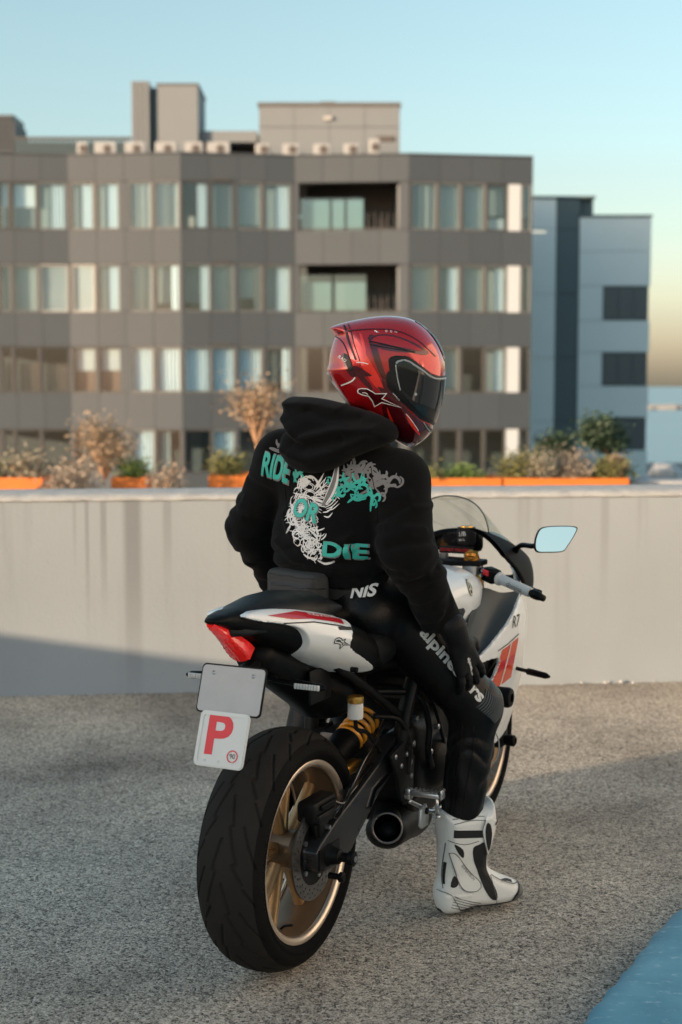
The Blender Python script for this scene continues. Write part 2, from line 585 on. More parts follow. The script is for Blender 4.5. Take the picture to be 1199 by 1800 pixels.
def spline_closed(pts, n=6):
    p = [np.array(q, float) for q in pts]
    m = len(p); out = []
    for i in range(m):
        a, b, c, d = p[i - 1], p[i], p[(i + 1) % m], p[(i + 2) % m]
        for k in range(n):
            t = k / n
            out.append(.5 * ((2 * b) + (-a + c) * t + (2 * a - 5 * b + 4 * c - d) * t * t + (-a + 3 * b - 3 * c + d) * t ** 3))
    return out
def poldist(x, y, z, pts):
    d = np.full(x.shape, 1e9)
    for a, b in zip(pts[:-1], pts[1:]):
        d = np.minimum(d, cone(x, y, z, a, b, 0, 0))
    return d

# ---- flat shapes and lettering laid on a surface
def tri_fill(outer, holes=()):
    vs = [Vector((p[0], p[1])) for p in outer]; faces = [list(range(len(outer)))]
    for h in holes:
        k = len(vs); vs += [Vector((p[0], p[1])) for p in h]; faces.append(list(range(k, len(vs))))
    r = delaunay_2d_cdt(vs, [], faces, 2, 1e-6)
    return [(v.x, v.y) for v in r[0]], [tuple(f) for f in r[2]]

_txt = {}
def text_shape(s, size=1.0, offset=0.0, shear=0.0, xs=1.0, spacing=1.0):
    key = (s, offset, shear, spacing)
    if key not in _txt:
        cu = bpy.data.curves.new('lettering', 'FONT')
        cu.body = s; cu.size = 1; cu.offset = offset; cu.shear = shear; cu.space_character = spacing
        cu.align_x = 'CENTER'; cu.align_y = 'CENTER'; cu.resolution_u = 4
        o = bpy.data.objects.new('lettering', cu)
        COL.objects.link(o)
        dg = bpy.context.evaluated_depsgraph_get()
        me = bpy.data.meshes.new_from_object(o.evaluated_get(dg))
        _txt[key] = ([(v.co.x, v.co.y) for v in me.vertices], [tuple(p.vertices) for p in me.polygons])
        bpy.data.objects.remove(o); bpy.data.curves.remove(cu); bpy.data.meshes.remove(me)
    v, f = _txt[key]
    return [(x * size * xs, y * size) for x, y in v], f

def ribbon(pts, w):
    """flat stroke along 2-d points; w is a number or one width per point"""
    n = len(pts)
    if not hasattr(w, '__len__'):
        w = [w] * n
    vs, fs = [], []
    for i in range(n):
        a = np.array(pts[max(i - 1, 0)]); b = np.array(pts[min(i + 1, n - 1)])
        t = b - a; L = np.hypot(*t)
        t = t / L if L > 1e-9 else np.array((1, 0))
        nn = np.array((-t[1], t[0])) * w[i] * .5
        vs += [tuple(np.array(pts[i]) + nn), tuple(np.array(pts[i]) - nn)]
    for i in range(n - 1):
        fs.append((2 * i, 2 * i + 1, 2 * i + 3, 2 * i + 2))
    return vs, fs

def merge2(shapes):
    v, f = [], []
    for a, b in shapes:
        k = len(v); v += list(a); f += [tuple(i + k for i in q) for q in b]
    return v, f
def xf2(shape, dx=0, dy=0, rot=0, sx=1, sy=1):
    c, s = math.cos(rot), math.sin(rot)
    return [(dx + x * sx * c - y * sy * s, dy + x * sx * s + y * sy * c) for x, y in shape[0]], shape[1]

def bvh_of(me):
    return BVHTree.FromPolygons([v.co for v in me.vertices], [tuple(p.vertices) for p in me.polygons])

def decal(name, shape, origin, ux, uy, bvh, material, parent, off=.0012, maxlen=.008, thick=.0006, fall=None):
    """flat shape (2-d verts, faces) thrown along ux x uy onto a surface"""
    ux = Vector(ux).normalized(); uy = Vector(uy).normalized()
    d = -ux.cross(uy).normalized()
    o = Vector(origin)
    bm = bmesh.new()
    vs = [bm.verts.new((p[0], p[1], 0)) for p in shape[0]]
    for f in shape[1]:
        try:
            bm.faces.new([vs[i] for i in f])
        except ValueError:
            pass
    bmesh.ops.triangulate(bm, faces=bm.faces)
    for _ in range(5):
        es = [e for e in bm.edges if e.calc_length() > maxlen]
        if not es:
            break
        bmesh.ops.subdivide_edges(bm, edges=es, cuts=1)
        bmesh.ops.triangulate(bm, faces=[f for f in bm.faces if len(f.verts) > 3])
    dead = []
    for v in bm.verts:
        p = o + ux * v.co.x + uy * v.co.y
        hit = bvh.ray_cast(p - d * .6, d, 2.0)
        if hit[0] is None:
            dead.append(v)
        else:
            nrm = hit[1]
            if nrm.dot(d) > 0:
                nrm = -nrm
            v.co = hit[0] + nrm * off
    if dead:
        bmesh.ops.delete(bm, geom=dead, context='VERTS')
    bmesh.ops.recalc_face_normals(bm, faces=bm.faces)
    me = bpy.data.meshes.new(name)
    bm.normal_update()
    if len(bm.faces) and sum(f.normal.dot(d) * f.calc_area() for f in bm.faces) > 0:
        bmesh.ops.reverse_faces(bm, faces=bm.faces)
    bm.to_mesh(me); bm.free()
    me.materials.append(material)
    smooth(me)
    return link_mesh(name, me, parent)

def path_on(bvh, pts2, origin, ux, uy, off=.001):
    ux = Vector(ux).normalized(); uy = Vector(uy).normalized(); d = -ux.cross(uy).normalized()
    out = []
    for p in pts2:
        q = Vector(origin) + ux * p[0] + uy * p[1]
        h = bvh.ray_cast(q - d * .6, d, 2.0)
        if h[0] is not None:
            nrm = h[1] if h[1].dot(d) < 0 else -h[1]
            out.append(h[0] + nrm * off)
    return out
# ================================================================== THE SETTING
rng = random.Random(7)
M_ground = aggregate_mat()
M_wall = render_wall_mat()
M_coping = mat('coping_concrete', (.36, .37, .37), .85, var=.25, vscale=14, bump=.6, bscale=45)
M_blue = worn_paint_mat()
M_conc = mat('plain_concrete', (.30, .29, .28), .85, var=.2, vscale=3, bump=.3, bscale=40)
M_earth = mat('far_ground', (.20, .19, .17), .95, var=.3, vscale=.3)
M_sea = mat('sea_water', (.16, .27, .33), .32, bump=.5, bscale=.6, var=.25, vscale=.02)

# the car park deck, one sheet, gently uneven
def deck():
    mb = MB()
    nx, ny = 60, 60
    x0, x1, y0, y1 = -7.0, 12.0, -14.0, 7.75
    for j in range(ny + 1):
        for i in range(nx + 1):
            x = x0 + (x1 - x0) * i / nx; y = y0 + (y1 - y0) * j / ny
            mb.v.append((x, y, -.006 + .004 * math.sin(1.7 * x + .6 * y) * math.sin(.9 * y - .4 * x)))
    for j in range(ny):
        for i in range(nx):
            a = j * (nx + 1) + i
            mb.f.append((a, a + 1, a + nx + 2, a + nx + 1)); mb.m.append(0)
    return struct(mb.build('ground', M_ground, None, 'smooth'))
deck()

# terrace beyond the wall, the street below it, the sea
struct(MB().add([(-9, 7.3, -.02), (9, 7.7, -.02), (9, 19, -.02), (-9, 19, -.02), (-9, 19, -3.2), (9, 19, -3.2)], [(0, 1, 2, 3), (3, 2, 5, 4)]).build('terrace', M_conc))
struct(MB().add([(-90, 19.01, -3.2), (80, 19.01, -3.2), (80, 88, -3.2), (-90, 88, -3.2), (-90, 88, -15.5), (80, 88, -15.5)], [(0, 1, 2, 3), (3, 2, 5, 4)]).build('terrain', M_earth))
def sea():
    mb = MB()
    rows = [86, 130, 200, 320, 520, 900, 1600, 3000, 6000, 14000, 40000]
    for y in rows:
        for k in range(25):
            mb.v.append((-y * 1.0 + 2.0 * y * k / 24, y, -15.0))
    for i in range(len(rows) - 1):
        for k in range(24):
            a = i * 25 + k
            mb.f.append((a, a + 1, a + 26, a + 25)); mb.m.append(0)
    struct(mb.build('water', M_sea))
sea()

# the parapet wall along the far side
WA, WB = Vector((-9.0, 6.135, 0)), Vector((12.0, 8.38, 0))     # foot of its near face
def parapet():
    wd = (WB - WA).normalized(); wn_ = Vector((wd.y, -wd.x, 0))   # towards the camera
    ln = (WB - WA).length
    n = 260
    th, hh = .44, .955
    mb = MB()
    rings = []
    r2 = random.Random(3)
    for i in range(n + 1):
        p = WA + wd * (ln * i / n)
        jb = r2.uniform(-.004, .006)
        prof = [(0.012 + jb, -.12), (0.010 + jb, .012), (0.0, .03), (0, .5), (0, hh)]
        prof += [(-th, hh), (-th, -.12)]
        rings.append([p + wn_ * a + Vector((0, 0, z)) for a, z in prof])
    mb.ring(rings, True, True, True)
    w = mb.build('parapet_wall', M_wall)
    set_angle(w.data, 40)
    tag(w, 'long pale beige rendered parapet wall behind the motorcycle, streaked with water stains', 'wall')
    # rough mortar coping with a broken front edge
    mb = MB(); rings = []
    for i in range(n * 2 + 1):
        p = WA + wd * (ln * i / (2 * n))
        j = lambda s: r2.uniform(-s, s)
        prof = [(.006 + j(.004), hh + .002), (.008 + j(.006), hh + .012 + j(.004)), (-.012 + j(.006), hh + .030 + j(.004)), (-.05 + j(.01), hh + .037 + j(.003)),
                (-.22, hh + .042 + j(.003)), (-.40 + j(.01), hh + .036), (-th - .004, hh + .02), (-th - .004, hh + .002)]
        rings.append([p + wn_ * a + Vector((0, 0, z)) for a, z in prof])
    mb.ring(rings, True, True, True)
    mb.build('coping', M_coping, w, 'smooth')
    # crumbs of broken render along its foot
    mb = MB()
    for k in range(420):
        s = r2.random() * ln
        p = WA + wd * s + wn_ * (.012 + abs(r2.gauss(0, .018)))
        a = r2.uniform(.004, .013)
        b = a * r2.uniform(.5, 1.0)
        vs = [(p.x - a, p.y, .0), (p.x + a * .6, p.y - b, -.002), (p.x + a, p.y + b, 0), (p.x + r2.uniform(-a, a) * .4, p.y, b * 1.2)]
        mb.add(vs, [(0, 1, 3), (1, 2, 3), (2, 0, 3)])
    cr = mb.build('render_crumbs', M_coping)
    tag(cr, 'crumbs of broken render strewn along the foot of the parapet wall', 'rubble', kind='stuff')
parapet()

# the rest of the roof deck, outside the picture: its side parapet, and blocks added to shade and to bounce light
sp = MB().box((-6.45, -14, -.1), (-6.0, 6.38, .985)).build('side_parapet', M_wall)
tag(sp, 'side parapet wall of the deck, left of the motorcycle, out of view', 'wall')
sh = thing('added_shade_block', 'pale rendered block added at the left rear of the deck for shade, out of view', 'building', (-8.4, -3.5, 0))  # unseen block added and shaped to shade rider, motorcycle and foreground
def slab(poly, z0, z1):
    n = len(poly)
    return MB().add([(x, y, z0) for x, y in poly] + [(x, y, z1) for x, y in poly], [tuple(range(n)), tuple(range(n, 2 * n))] + [(i, (i + 1) % n, (i + 1) % n + n, i + n) for i in range(n)])
slab([(2.0, 4.72), (-2.0, 2.2), (-2.0, -5.4), (2.0, -5.4)], 0, 2.8).build('wall', M_wall, sh)
slab([(2.05, 4.72), (-2.1, 2.1), (-2.1, -5.5), (2.05, -5.5)], 2.801, 2.9).build('roof', M_conc, sh)
MB().box((2.0, -1.2, 0.02), (2.05, -.2, 2.1)).build('door', mat('door_paint', (.16, .22, .25), .5), sh)

lc = thing('added_bounce_block', 'tall white rendered block added at the right of the deck to bounce light, out of view', 'building', (7.2, 1.0, 0))  # unseen white block added to bounce sunlight onto right-facing surfaces
MB().box((-2.2, -6.5, 0), (2.2, 6.0, 4.6)).build('wall', mat('white_render', (.72, .71, .69), .85, var=.06, vscale=2), lc)
MB().box((-2.3, -6.6, 4.601), (2.3, 6.1, 4.75)).build('roof', M_conc, lc)
MB().box((-2.26, -1.0, 0.02), (-2.201, .0, 2.1)).build('door', mat('bounce_block_door', (.40, .41, .42), .4, .6), lc)

# blue painted kerb, near right corner
def kerb():
    pts = spline([(.30, 2.55), (.535, 3.08), (.705, 3.40), (.93, 3.80), (1.35, 4.35), (2.1, 5.05)], 10)
    pts = [Vector((p[0], p[1], 0)) for p in pts]
    rings = []
    for i, p in enumerate(pts):
        t = (pts[min(i + 1, len(pts) - 1)] - pts[max(i - 1, 0)]).normalized()
        o = Vector((t.y, -t.x, 0))
        e = .004 * math.sin(i * 1.9)
        prof = [(-.012, -.02), (-.006, .06), (.004 + e, .088), (.022 + e, .10), (.06, .103), (.7, .106), (2.6, .108), (2.6, -.02)]
        rings.append([p + o * a + Vector((0, 0, z)) for a, z in prof])
    k = MB().ring(rings, True, True, True).build('kerb', M_blue, None, 30)
    struct(k)
kerb()

# ------------------------------------------------------------------ apartment building
M_panel = mat('grey_cladding', (.069, .082, .094), .6, var=.06, vscale=1.2)
M_panel2 = mat('grey_cladding_b', (.064, .077, .089), .6, var=.06, vscale=1.2)
M_dark = mat('dark_frame', (.085, .082, .078), .5)
M_column = mat('white_column', (.62, .66, .68), .6)
M_frame = mat('grey_window_frame', (.20, .205, .205), .5)
M_core = mat('inner_wall', (.11, .135, .15), .9)
M_slab = mat('slab_concrete', (.14, .135, .13), .9)
M_white = mat('white_frame', (.50, .48, .45), .5)
M_curt = mat('white_curtain', (.66, .78, .86), .9)
M_blind = mat('pale_blind', (.30, .37, .39), .8)
M_blind2 = mat('dull_blind', (.19, .235, .25), .8)
M_brown = mat('brown_slat', (.15, .105, .085), .7)
M_shut = mat('shutter_white', (.42, .49, .54), .6)
M_beige = mat('plant_room_cladding', (.205, .225, .240), .65, var=.05, vscale=1.0)
M_unit = mat('unit_casing', (.37, .38, .385), .6)
M_grille = mat('unit_grille', (.10, .085, .075), .7)
M_pane = glass_mat('window_glass', .09, (.93, .97, .97))
M_pane2 = glass_mat('balustrade_glass', .12, (.78, .88, .88))
M_skyb = mat('pale_blue_render', (.70, .80, .82), .8, var=.05, vscale=.8)
M_navy = mat('dark_blue_cladding', (.085, .128, .145), .6, var=.05, vscale=.8)

bld = thing('apartment_building', 'long grey clad apartment block of four window rows with a folded facade', 'building', (0, 52, -3.2))
BZ = -3.2
def bw(name, lo, hi, m, parent=bld):
    """axis aligned piece given in world metres"""
    return MB().box((lo[0], lo[1] - 52, lo[2] - BZ), (hi[0], hi[1] - 52, hi[2] - BZ)).build(name, m, parent)
folds = [(-16.6, 51.55), (-9.84, 52.10), (-5.735, 51.65), (-1.67, 52.35), (2.43, 51.95), (6.99, 52.65)]
class Facet:
    def __init__(s, a, b):
        s.a = Vector((a[0], a[1] - 52, 0)); s.b = Vector((b[0], b[1] - 52, 0))
        s.t = (s.b - s.a).normalized(); s.n = Vector((s.t.y, -s.t.x, 0)); s.x0 = a[0]; s.x1 = b[0]
        s.L = (s.b - s.a).length
    def s_of(s, x):
        return (x - s.x0) / (s.x1 - s.x0) * s.L
    def piece(s, name, x0, x1, z0, z1, n0, n1, m, parent=bld):
        s0, s1 = s.s_of(x0), s.s_of(x1)
        vs = []
        for z in (z0, z1):
            for ss, nn in ((s0, n0), (s1, n0), (s1, n1), (s0, n1)):
                p = s.a + s.t * ss + s.n * nn
                vs.append((p.x, p.y, z - BZ))
        return MB().add(vs, [(0, 3, 2, 1), (4, 5, 6, 7), (0, 1, 5, 4), (1, 2, 6, 5), (2, 3, 7, 6), (3, 0, 4, 7)]).build(name, m, parent)
    def drape(s, name, x0, x1, z0, z1, n, m, parent, waves=5, amp=.035):
        s0, s1 = s.s_of(x0), s.s_of(x1)
        k = waves * 6
        rings = []
        for z in (z0, z1):
            rings.append([])
            for i in range(k + 1):
                u = i / k
                p = s.a + s.t * (s0 + (s1 - s0) * u) + s.n * (n + amp * math.sin(u * waves * 2 * math.pi + s0))
                rings[-1].append((p.x, p.y, z - BZ))
        return MB().ring(rings, False).build(name, m, parent, 'smooth')
facets = [Facet(folds[i], folds[i + 1]) for i in range(5)]
def pxm(u):
    return (u - 599.5) / 48.73
rows = [(7.162, 8.837), (4.211, 5.904), (1.293, 2.941), (-1.62, -.053)]
bands = [(8.837, 9.80), (5.904, 7.162), (2.941, 4.211), (-.053, 1.293), (-3.2, -1.62)]
cells = [[(-16.5, -15.6), (-15.5, -14.6), (-14.5, -13.6), (-13.5, -12.4), (-12.3, -11.93), (-11.85, -10.97), (-10.9, -9.9)],
         [(-9.76, -8.92), (-8.81, -7.99), (-7.62, -6.80), (-6.72, -5.80)],
         [(-5.68, -4.71), (-4.67, -3.85), (-3.72, -2.86), (-2.76, -1.80)],
         [(-1.55, -.60), (-.50, .40), (.50, 1.32), (1.42, 2.17)],
         [(2.52, 3.46), (3.54, 4.32), (4.42, 5.24), (5.31, 6.06), (6.60, 6.95)]]
fill = [["bbbbhhr", "rrbb", "cdbr", "", "bbbtb"],
        ["bbbbbbs", "srbe", "ebbr", "", "brbrb"],
        ["kkkkkkk", "hhww", "wwwe", "nnnn", "bbnrn"],
        ["nnnnnnn", "nnwo", "nwkn", "nonn", "nnnnn"]]
for fi, F_ in enumerate(facets):
    xa, xb = F_.x0, F_.x1
    # spandrel bands: each cladding panel a piece of its own, with open joints
    for bi, (z0, z1) in enumerate(bands):
        npan = 7 if fi == 0 else 4
        for k in range(npan):
            p0 = xa + (xb - xa) * k / npan + (.006 if k else .0); p1 = xa + (xb - xa) * (k + 1) / npan - (.006 if k < npan - 1 else .0)
            F_.piece('cladding_panel', p0, p1, z0 + .02, z1 - .02, -.06, rng.uniform(-.004, .004), (M_panel if (k + bi) % 3 else M_panel2))
        F_.piece('band_backing', xa + .02, xb - .02, z0 + .004, z1 - .004, -.22, -.07, M_dark)
        F_.piece('floor_slab', xa + .02, xb - .02, z0 + .3, z0 + .55, -4.0, -.24, M_slab)
        F_.piece('vent', xa + (xb - xa) * .28, xa + (xb - xa) * .28 + .62, z0 + .06, z0 + .13, .006, .03, M_dark) if fi in (0, 2) and bi < 3 else None
    for ri, (z0, z1) in enumerate(rows):
        balcony = fi == 3 and ri < 2
        F_.piece('inner_wall', xa + .02, xb - .02, z0 - .28, z1 + .28, -3.6, -3.4, M_core if not balcony else M_dark)
        if balcony:
            F_.piece('pillar', xa + .0, xa + .12, z0, z1, -.3, -.01, M_panel)
            F_.piece('pillar', xb - .30, xb - .0, z0, z1, -.3, -.01, M_panel)
            F_.piece('partition', xb - .42, xb - .33, z0, z1, -2.2, -.31, M_beige)
            for q0, q1 in (((-1.5, -.42), (-.38, .12), (.16, .80)) if ri == 0 else ((-1.5, -.35), (-.28, .90))):
                w = F_.piece('balustrade_pane', q0, q1, z0 + .02, z0 + (1.15 if ri == 0 else 1.35), -.16, -.14, M_pane2)
                F_.piece('screen', q0 + .03, q1 - .03, z0 + .03, z0 + 1.1, -.40, -.38, M_blind, w)
            F_.piece('rail', -1.55, 2.1, z0 + .03, z0 + .07, -.12, -.09, M_dark)
            for k in range(5):
                F_.piece('baluster', .95 + k * .24, .98 + k * .24, z0 + .07, z0 + .60, -.12, -.10, M_dark)
            F_.piece('balcony_chair', 1.2, 1.55, z0, z0 + .5, -1.4, -1.1, M_brown)
            continue
        cl = cells[fi]
        prev = xa
        for ci, (c0, c1) in enumerate(cl):
            # post left of the opening
            if c0 - prev > .03 and not (fi == 4 and ci == 4):
                F_.piece('mullion', prev + .001, c0 - .001, z0, z1, -.20, -.015, M_panel2 if c0 - prev > .12 else M_dark)
            prev = c1
            kd = fill[ri][fi][ci] if ci < len(fill[ri][fi]) else 'n'
            fr = MB()
            # four frame members as one frame
            s0, s1 = F_.s_of(c0), F_.s_of(c1)
            def fb(sa, sb, za, zb):
                vs = []
                for z in (za, zb):
                    for ss, nn in ((sa, -.13), (sb, -.13), (sb, -.03), (sa, -.03)):
                        p = F_.a + F_.t * ss + F_.n * nn
                        vs.append((p.x, p.y, z - BZ))
                fr.add(vs, [(0, 3, 2, 1), (4, 5, 6, 7), (0, 1, 5, 4), (1, 2, 6, 5), (2, 3, 7, 6), (3, 0, 4, 7)])
            t = .045
            fb(s0, s1, z0 + .002, z0 + t); fb(s0, s1, z1 - t, z1 - .002); fb(s0, s0 + t, z0 + t, z1 - t); fb(s1 - t, s1, z0 + t, z1 - t)
            win = fr.build('window', M_white if kd == 's' else (M_frame if kd in 'rwbe' else M_dark), bld)
            F_.piece('pane', c0 + t, c1 - t, z0 + t, z1 - t, -.085, -.075, M_pane, win)
            w = c1 - c0; h = z1 - z0
            a0, a1, b0, b1 = c0 + .06, c1 - .06, z0 + .06, z1 - .06
            if kd == 'b':
                F_.piece('blind', a0, a1, b0 + rng.choice((0, 0, .1, .45)), b1, -.30, -.28, M_blind, win)
                if rng.random() < .5:
                    F_.drape('curtain', a0 + w * rng.choice((.05, .6)), a0 + w * .35 + w * rng.choice((0, .5)), b0, b1, -.2, M_blind2, win, 3)
            elif kd == 'd':
                F_.piece('blind', a0, a1, b0, b1, -.30, -.28, M_blind2, win)
            elif kd == 'w':
                F_.drape('curtain', a0, a1, b0, b1, -.24, M_curt, win, 6)
            elif kd == 'r':
                F_.drape('curtain', a0 + w * .4, a1, b0, b1, -.24, M_curt, win, 4)
                F_.piece('blind', a0, a1, b0, b1, -.42, -.40, M_blind, win)
            elif kd == 'c':
                F_.drape('curtain', a0 + w * .5, a1 - w * .05, b0, b1, -.2, M_curt, win, 3)
                F_.piece('lamp_pot', a0 + w * .2, a0 + w * .42, b0, b0 + .4, -.6, -.4, M_white, win)
            elif kd == 'h':
                F_.piece('blind', a0, a1, b0 + h * .45, b1, -.26, -.24, M_curt if ri == 0 else M_shut, win)
                F_.piece('blind', a0, a1, b0, b0 + h * .43, -.34, -.32, M_brown if ri == 2 else M_blind2, win)
            elif kd == 's':
                nsl = 14
                for q in range(nsl):
                    zz = b0 + (b1 - b0) * q / nsl
                    F_.piece('slat', a0, a1, zz, zz + (b1 - b0) / nsl * .72, -.20, -.17, M_shut, win)
            elif kd == 'k':
                for q in range(5):
                    F_.piece('slat', a0 + w * (.12 + .16 * q), a0 + w * (.20 + .16 * q), b0, b0 + h * .62, -.30, -.27, M_brown, win)
            elif kd == 'e':
                F_.drape('curtain', a1 - w * .28, a1, b0, b1, -.15, M_curt, win, 2)
                F_.piece('blind', a0, a1, b0 + .25, b1, -.42, -.40, M_blind2, win)
            elif kd == 't':
                F_.piece('blind', a0, a1, b0 + .5, b1, -.42, -.40, M_blind2, win)
                F_.piece('lamp_pot', a0 + w * .1, a0 + w * .8, b0, b0 + .38, -.36, -.2, M_shut, win)
            elif kd == 'o':
                F_.drape('curtain', a0, a0 + w * .45, b0, b1, -.25, M_blind, win, 3)
        if xb - prev > .03:
            F_.piece('mullion', prev + .001, xb - .001, z0, z1, -.20, -.015, M_panel2)
        if fi == 4:
            F_.piece('column', 6.10, 6.56, z0, z1, -.32, -.03, M_column)
# its right hand end, its roof deck and back
ex, ey = folds[-1]
bw('end_wall', (6.6, ey + .9, -3.2), (6.98, 68, 9.6), M_panel)
bw('end_glass', (6.94, ey + .05, -3.0), (6.965, ey + .88, 8.8), M_pane2)
bw('roof', (-16.6, 52.9, 9.45), (6.58, 67.55, 9.6), M_slab)
bw('back_wall', (-16.6, 67.6, -3.2), (6.6, 68, 9.4), M_core)
bw('added_shade_panel', (6.45, 63.2, 9.62), (6.58, 68, 11.4), M_panel2)  # hidden roof screens added to keep the blue block behind in shade
bw('added_shade_panel', (-6, 67.75, 9.62), (6.44, 67.9, 11.4), M_panel2)
for F_ in facets:
    F_.piece('roof_edge', F_.x0, F_.x1, 9.80, 9.86, -.5, .03, M_panel2)

# plant rooms and screens on its roof
pr = thing('plant_room', 'tall beige plant room with vertical fins on the apartment roof', 'plant room', (-6.4, 56, 9.6))
def rel(root):
    o = Vector(root.location)
    def f(name, lo, hi, m):
        return MB().box(Vector(lo) - o, Vector(hi) - o).build(name, m, root)
    return f
q = rel(pr)
q('wall', (-6.95, 55.0, 9.6), (-5.42, 58, 12.86), M_beige)
q('recess', (-7.22, 55.25, 9.6), (-6.96, 58, 12.82), M_navy)
for k in range(4):
    q('fin', (-7.92 + k * .175, 54.9, 9.6), (-7.785 + k * .175, 55.6, 13.0), M_beige)
q('fin_backing', (-7.92, 55.62, 9.6), (-7.23, 58, 12.9), M_panel2)
q('roof_cap', (-7.0, 54.95, 12.87), (-5.38, 58, 12.93), M_slab)
pr2 = thing('plant_room', 'wide pale panelled plant room with a dark roof edge above the balconies', 'plant room', (-.4, 56, 9.6))
q = rel(pr2)
for k in range(4):
    q('cladding_panel', (-3.1 + k * 1.335, 54.9, 9.6), (-1.78 + k * 1.335, 55.0, 11.28), M_beige)
    q('cladding_panel', (-3.1 + k * 1.335, 54.9, 11.30), (-1.78 + k * 1.335, 55.0, 12.06), M_beige)
q('wall', (-3.08, 55.02, 9.6), (2.2, 59, 12.0), M_panel2)
q('roof_cap', (-3.15, 54.84, 12.08), (2.27, 59.05, 12.20), M_slab)
q('vent_hood', (-.8, 55.5, 12.21), (-.2, 56, 12.36), M_slab)
q('louvre', (1.35, 54.86, 10.75), (2.0, 54.895, 10.95), M_grille)
q('wall_lamp', (-.65, 54.80, 11.55), (-.35, 54.89, 11.68), M_white)
lk = thing('roof_shelter', 'low open shelter with a flat beam between the two plant rooms', 'shelter', (-4.3, 56, 9.6))
q = rel(lk)
q('beam', (-5.45, 55.3, 10.80), (-3.2, 57, 11.22), M_beige)
q('back', (-5.45, 56.9, 9.6), (-3.2, 57.1, 10.79), M_grille)
for k in range(3):
    q('post', (-5.4 + k * 1.05, 55.4, 9.6), (-5.32 + k * 1.05, 55.5, 10.79), M_grille)
sc = thing('roof_screen', 'dark upright bar screen along the roof edge beside the finned plant room', 'screen', (-10, 55, 9.6))
q = rel(sc)
for k in range(24):
    q('bar', (-12.3 + k * .18, 55.0, 9.62), (-12.19 + k * .18, 55.06, 10.84), M_navy)
q('top_rail', (-12.35, 54.97, 10.85), (-7.95, 55.1, 10.94), M_dark)
q('backing', (-12.3, 55.3, 9.6), (-8.0, 55.35, 10.8), M_slab)
lv = thing('louvre_house', 'grey louvred box at the left end of the roof', 'plant room', (-13.2, 56, 9.6))
q = rel(lv)
for k in range(9):
    q('louvre', (-14.3, 55.0, 10.0 + k * .2), (-12.45, 55.1, 10.13 + k * .2), M_panel)
q('wall', (-14.3, 55.15, 9.6), (-12.45, 57, 11.8), M_dark)
q('sloping_screen', (-12.44, 55.0, 9.6), (-12.36, 57, 11.5), M_panel2)
q('plinth', (-14.3, 54.95, 9.6), (-12.36, 55.13, 9.94), M_panel2)

# a row of outdoor units at the roof edge
unit_xs = [(-9.6, .45), (-8.75, .9), (-7.65, .85), (-6.5, .9), (-5.45, .75), (-4.55, .95), (-2.9, .6), (-1.85, .7), (-.7, .7), (.4, .65), (1.25, .45)]
unit_lab = ['small square air conditioning unit by the dark bar screen', 'air conditioning unit left of the finned plant room', 'air conditioning unit in front of the fins of the tall plant room',
            'air conditioning unit in front of the tall plant room wall', 'taller air conditioning unit at the right corner of the tall plant room', 'air conditioning unit in front of the open roof shelter',
            'leftmost air conditioning unit before the wide plant room', 'second air conditioning unit before the wide plant room', 'middle air conditioning unit before the wide plant room',
            'fourth air conditioning unit before the wide plant room', 'narrow upright unit at the right end of the wide plant room']
for (x, w), lab in zip(unit_xs, unit_lab):
    hgt = .62 if x == 1.25 else (.44 if x > -3 else .50)
    w *= .88
    u = thing('air_conditioning_unit', lab, 'ac unit', (x, 54.0, 9.96), 0, 'outdoor units along the roof edge')
    MB().rbox((-w / 2, -.2, .1), (w / 2, .2, .1 + hgt), .03).build('casing', M_unit, u)
    MB().lathe([(-.222, .02), (-.222, .15), (-.205, .15)], (w * .08, 0, .1 + hgt * .5), 'y', 20).build('fan_grille', M_grille, u)
    for s in (-1, 1):
        MB().box((s * w * .35 - .04, -.18, -.36), (s * w * .35 + .04, .18, .099)).build('foot', M_grille, u)

# ------------------------------------------------------------------ the pale blue block behind on the right
bb = thing('blue_building', 'pale blue flat-roofed block with dark vertical strip standing behind on the right', 'building', (12.2, 70, -3.2))
q = rel(bb)
q('wall', (6.5, 70.3, -3.2), (15.05, 84, 9.70), M_skyb)
for z0, z1 in ((-3.2, -.2), (-.18, 2.9), (2.92, 6.0), (6.02, 9.1), (9.12, 10.58)):
    q('wall_panel', (7.8, 69.98, z0), (10.44, 70.28, z1), M_skyb)
    q('strip_panel', (10.46, 70.0, z0), (11.58, 70.28, z1), M_navy)
q('strip_panel', (11.59, 70.3, 9.72), (12.28, 74, 10.58), M_navy)
q('roof_cap', (7.7, 69.9, 10.60), (12.34, 75, 10.70), M_navy)
zz = [(-3.2, -1.62, None), (-1.60, -.0, 'w'), (.02, 1.52, None), (1.54, 3.17, 'w'), (3.19, 4.71, None), (4.73, 6.38, 'w'), (6.40, 8.05, None), (8.07, 9.68, None)]
for z0, z1, w in zz:
    q('wall_panel', (11.60, 69.97, z0), (12.76 if w else 15.06, 70.28, z1), M_skyb)
    if w:
        fr = q('window', (12.78, 70.05, z0 + .01), (15.0, 70.28, z1 - .01), M_navy)
        o_ = Vector(bb.location)
        for k in range(3):
            MB().box(Vector((12.84 + k * .72, 70.02, z0 + .06)) - o_, Vector((13.5 + k * .72, 70.045, z1 - .06)) - o_).build('pane', mat('tinted_pane', (.07, .10, .12), .25), fr)
q('roof_cap', (11.5, 69.9, 9.72), (15.12, 70.29, 9.80), M_navy)
# breakwater far out, low wall and rocks at the shore
bk = MB()
r3 = random.Random(5)
for k in range(60):
    x = 150 + k * 5.5; y = 1010 + k * .6
    s = r3.uniform(3, 6)
    bk.box((x - s, y - s, -16), (x + s, y + s, -15 + r3.uniform(1.5, 3.5)))
tag(bk.build('breakwater', M_conc), 'low grey breakwater far out on the sea at the right edge', 'breakwater')

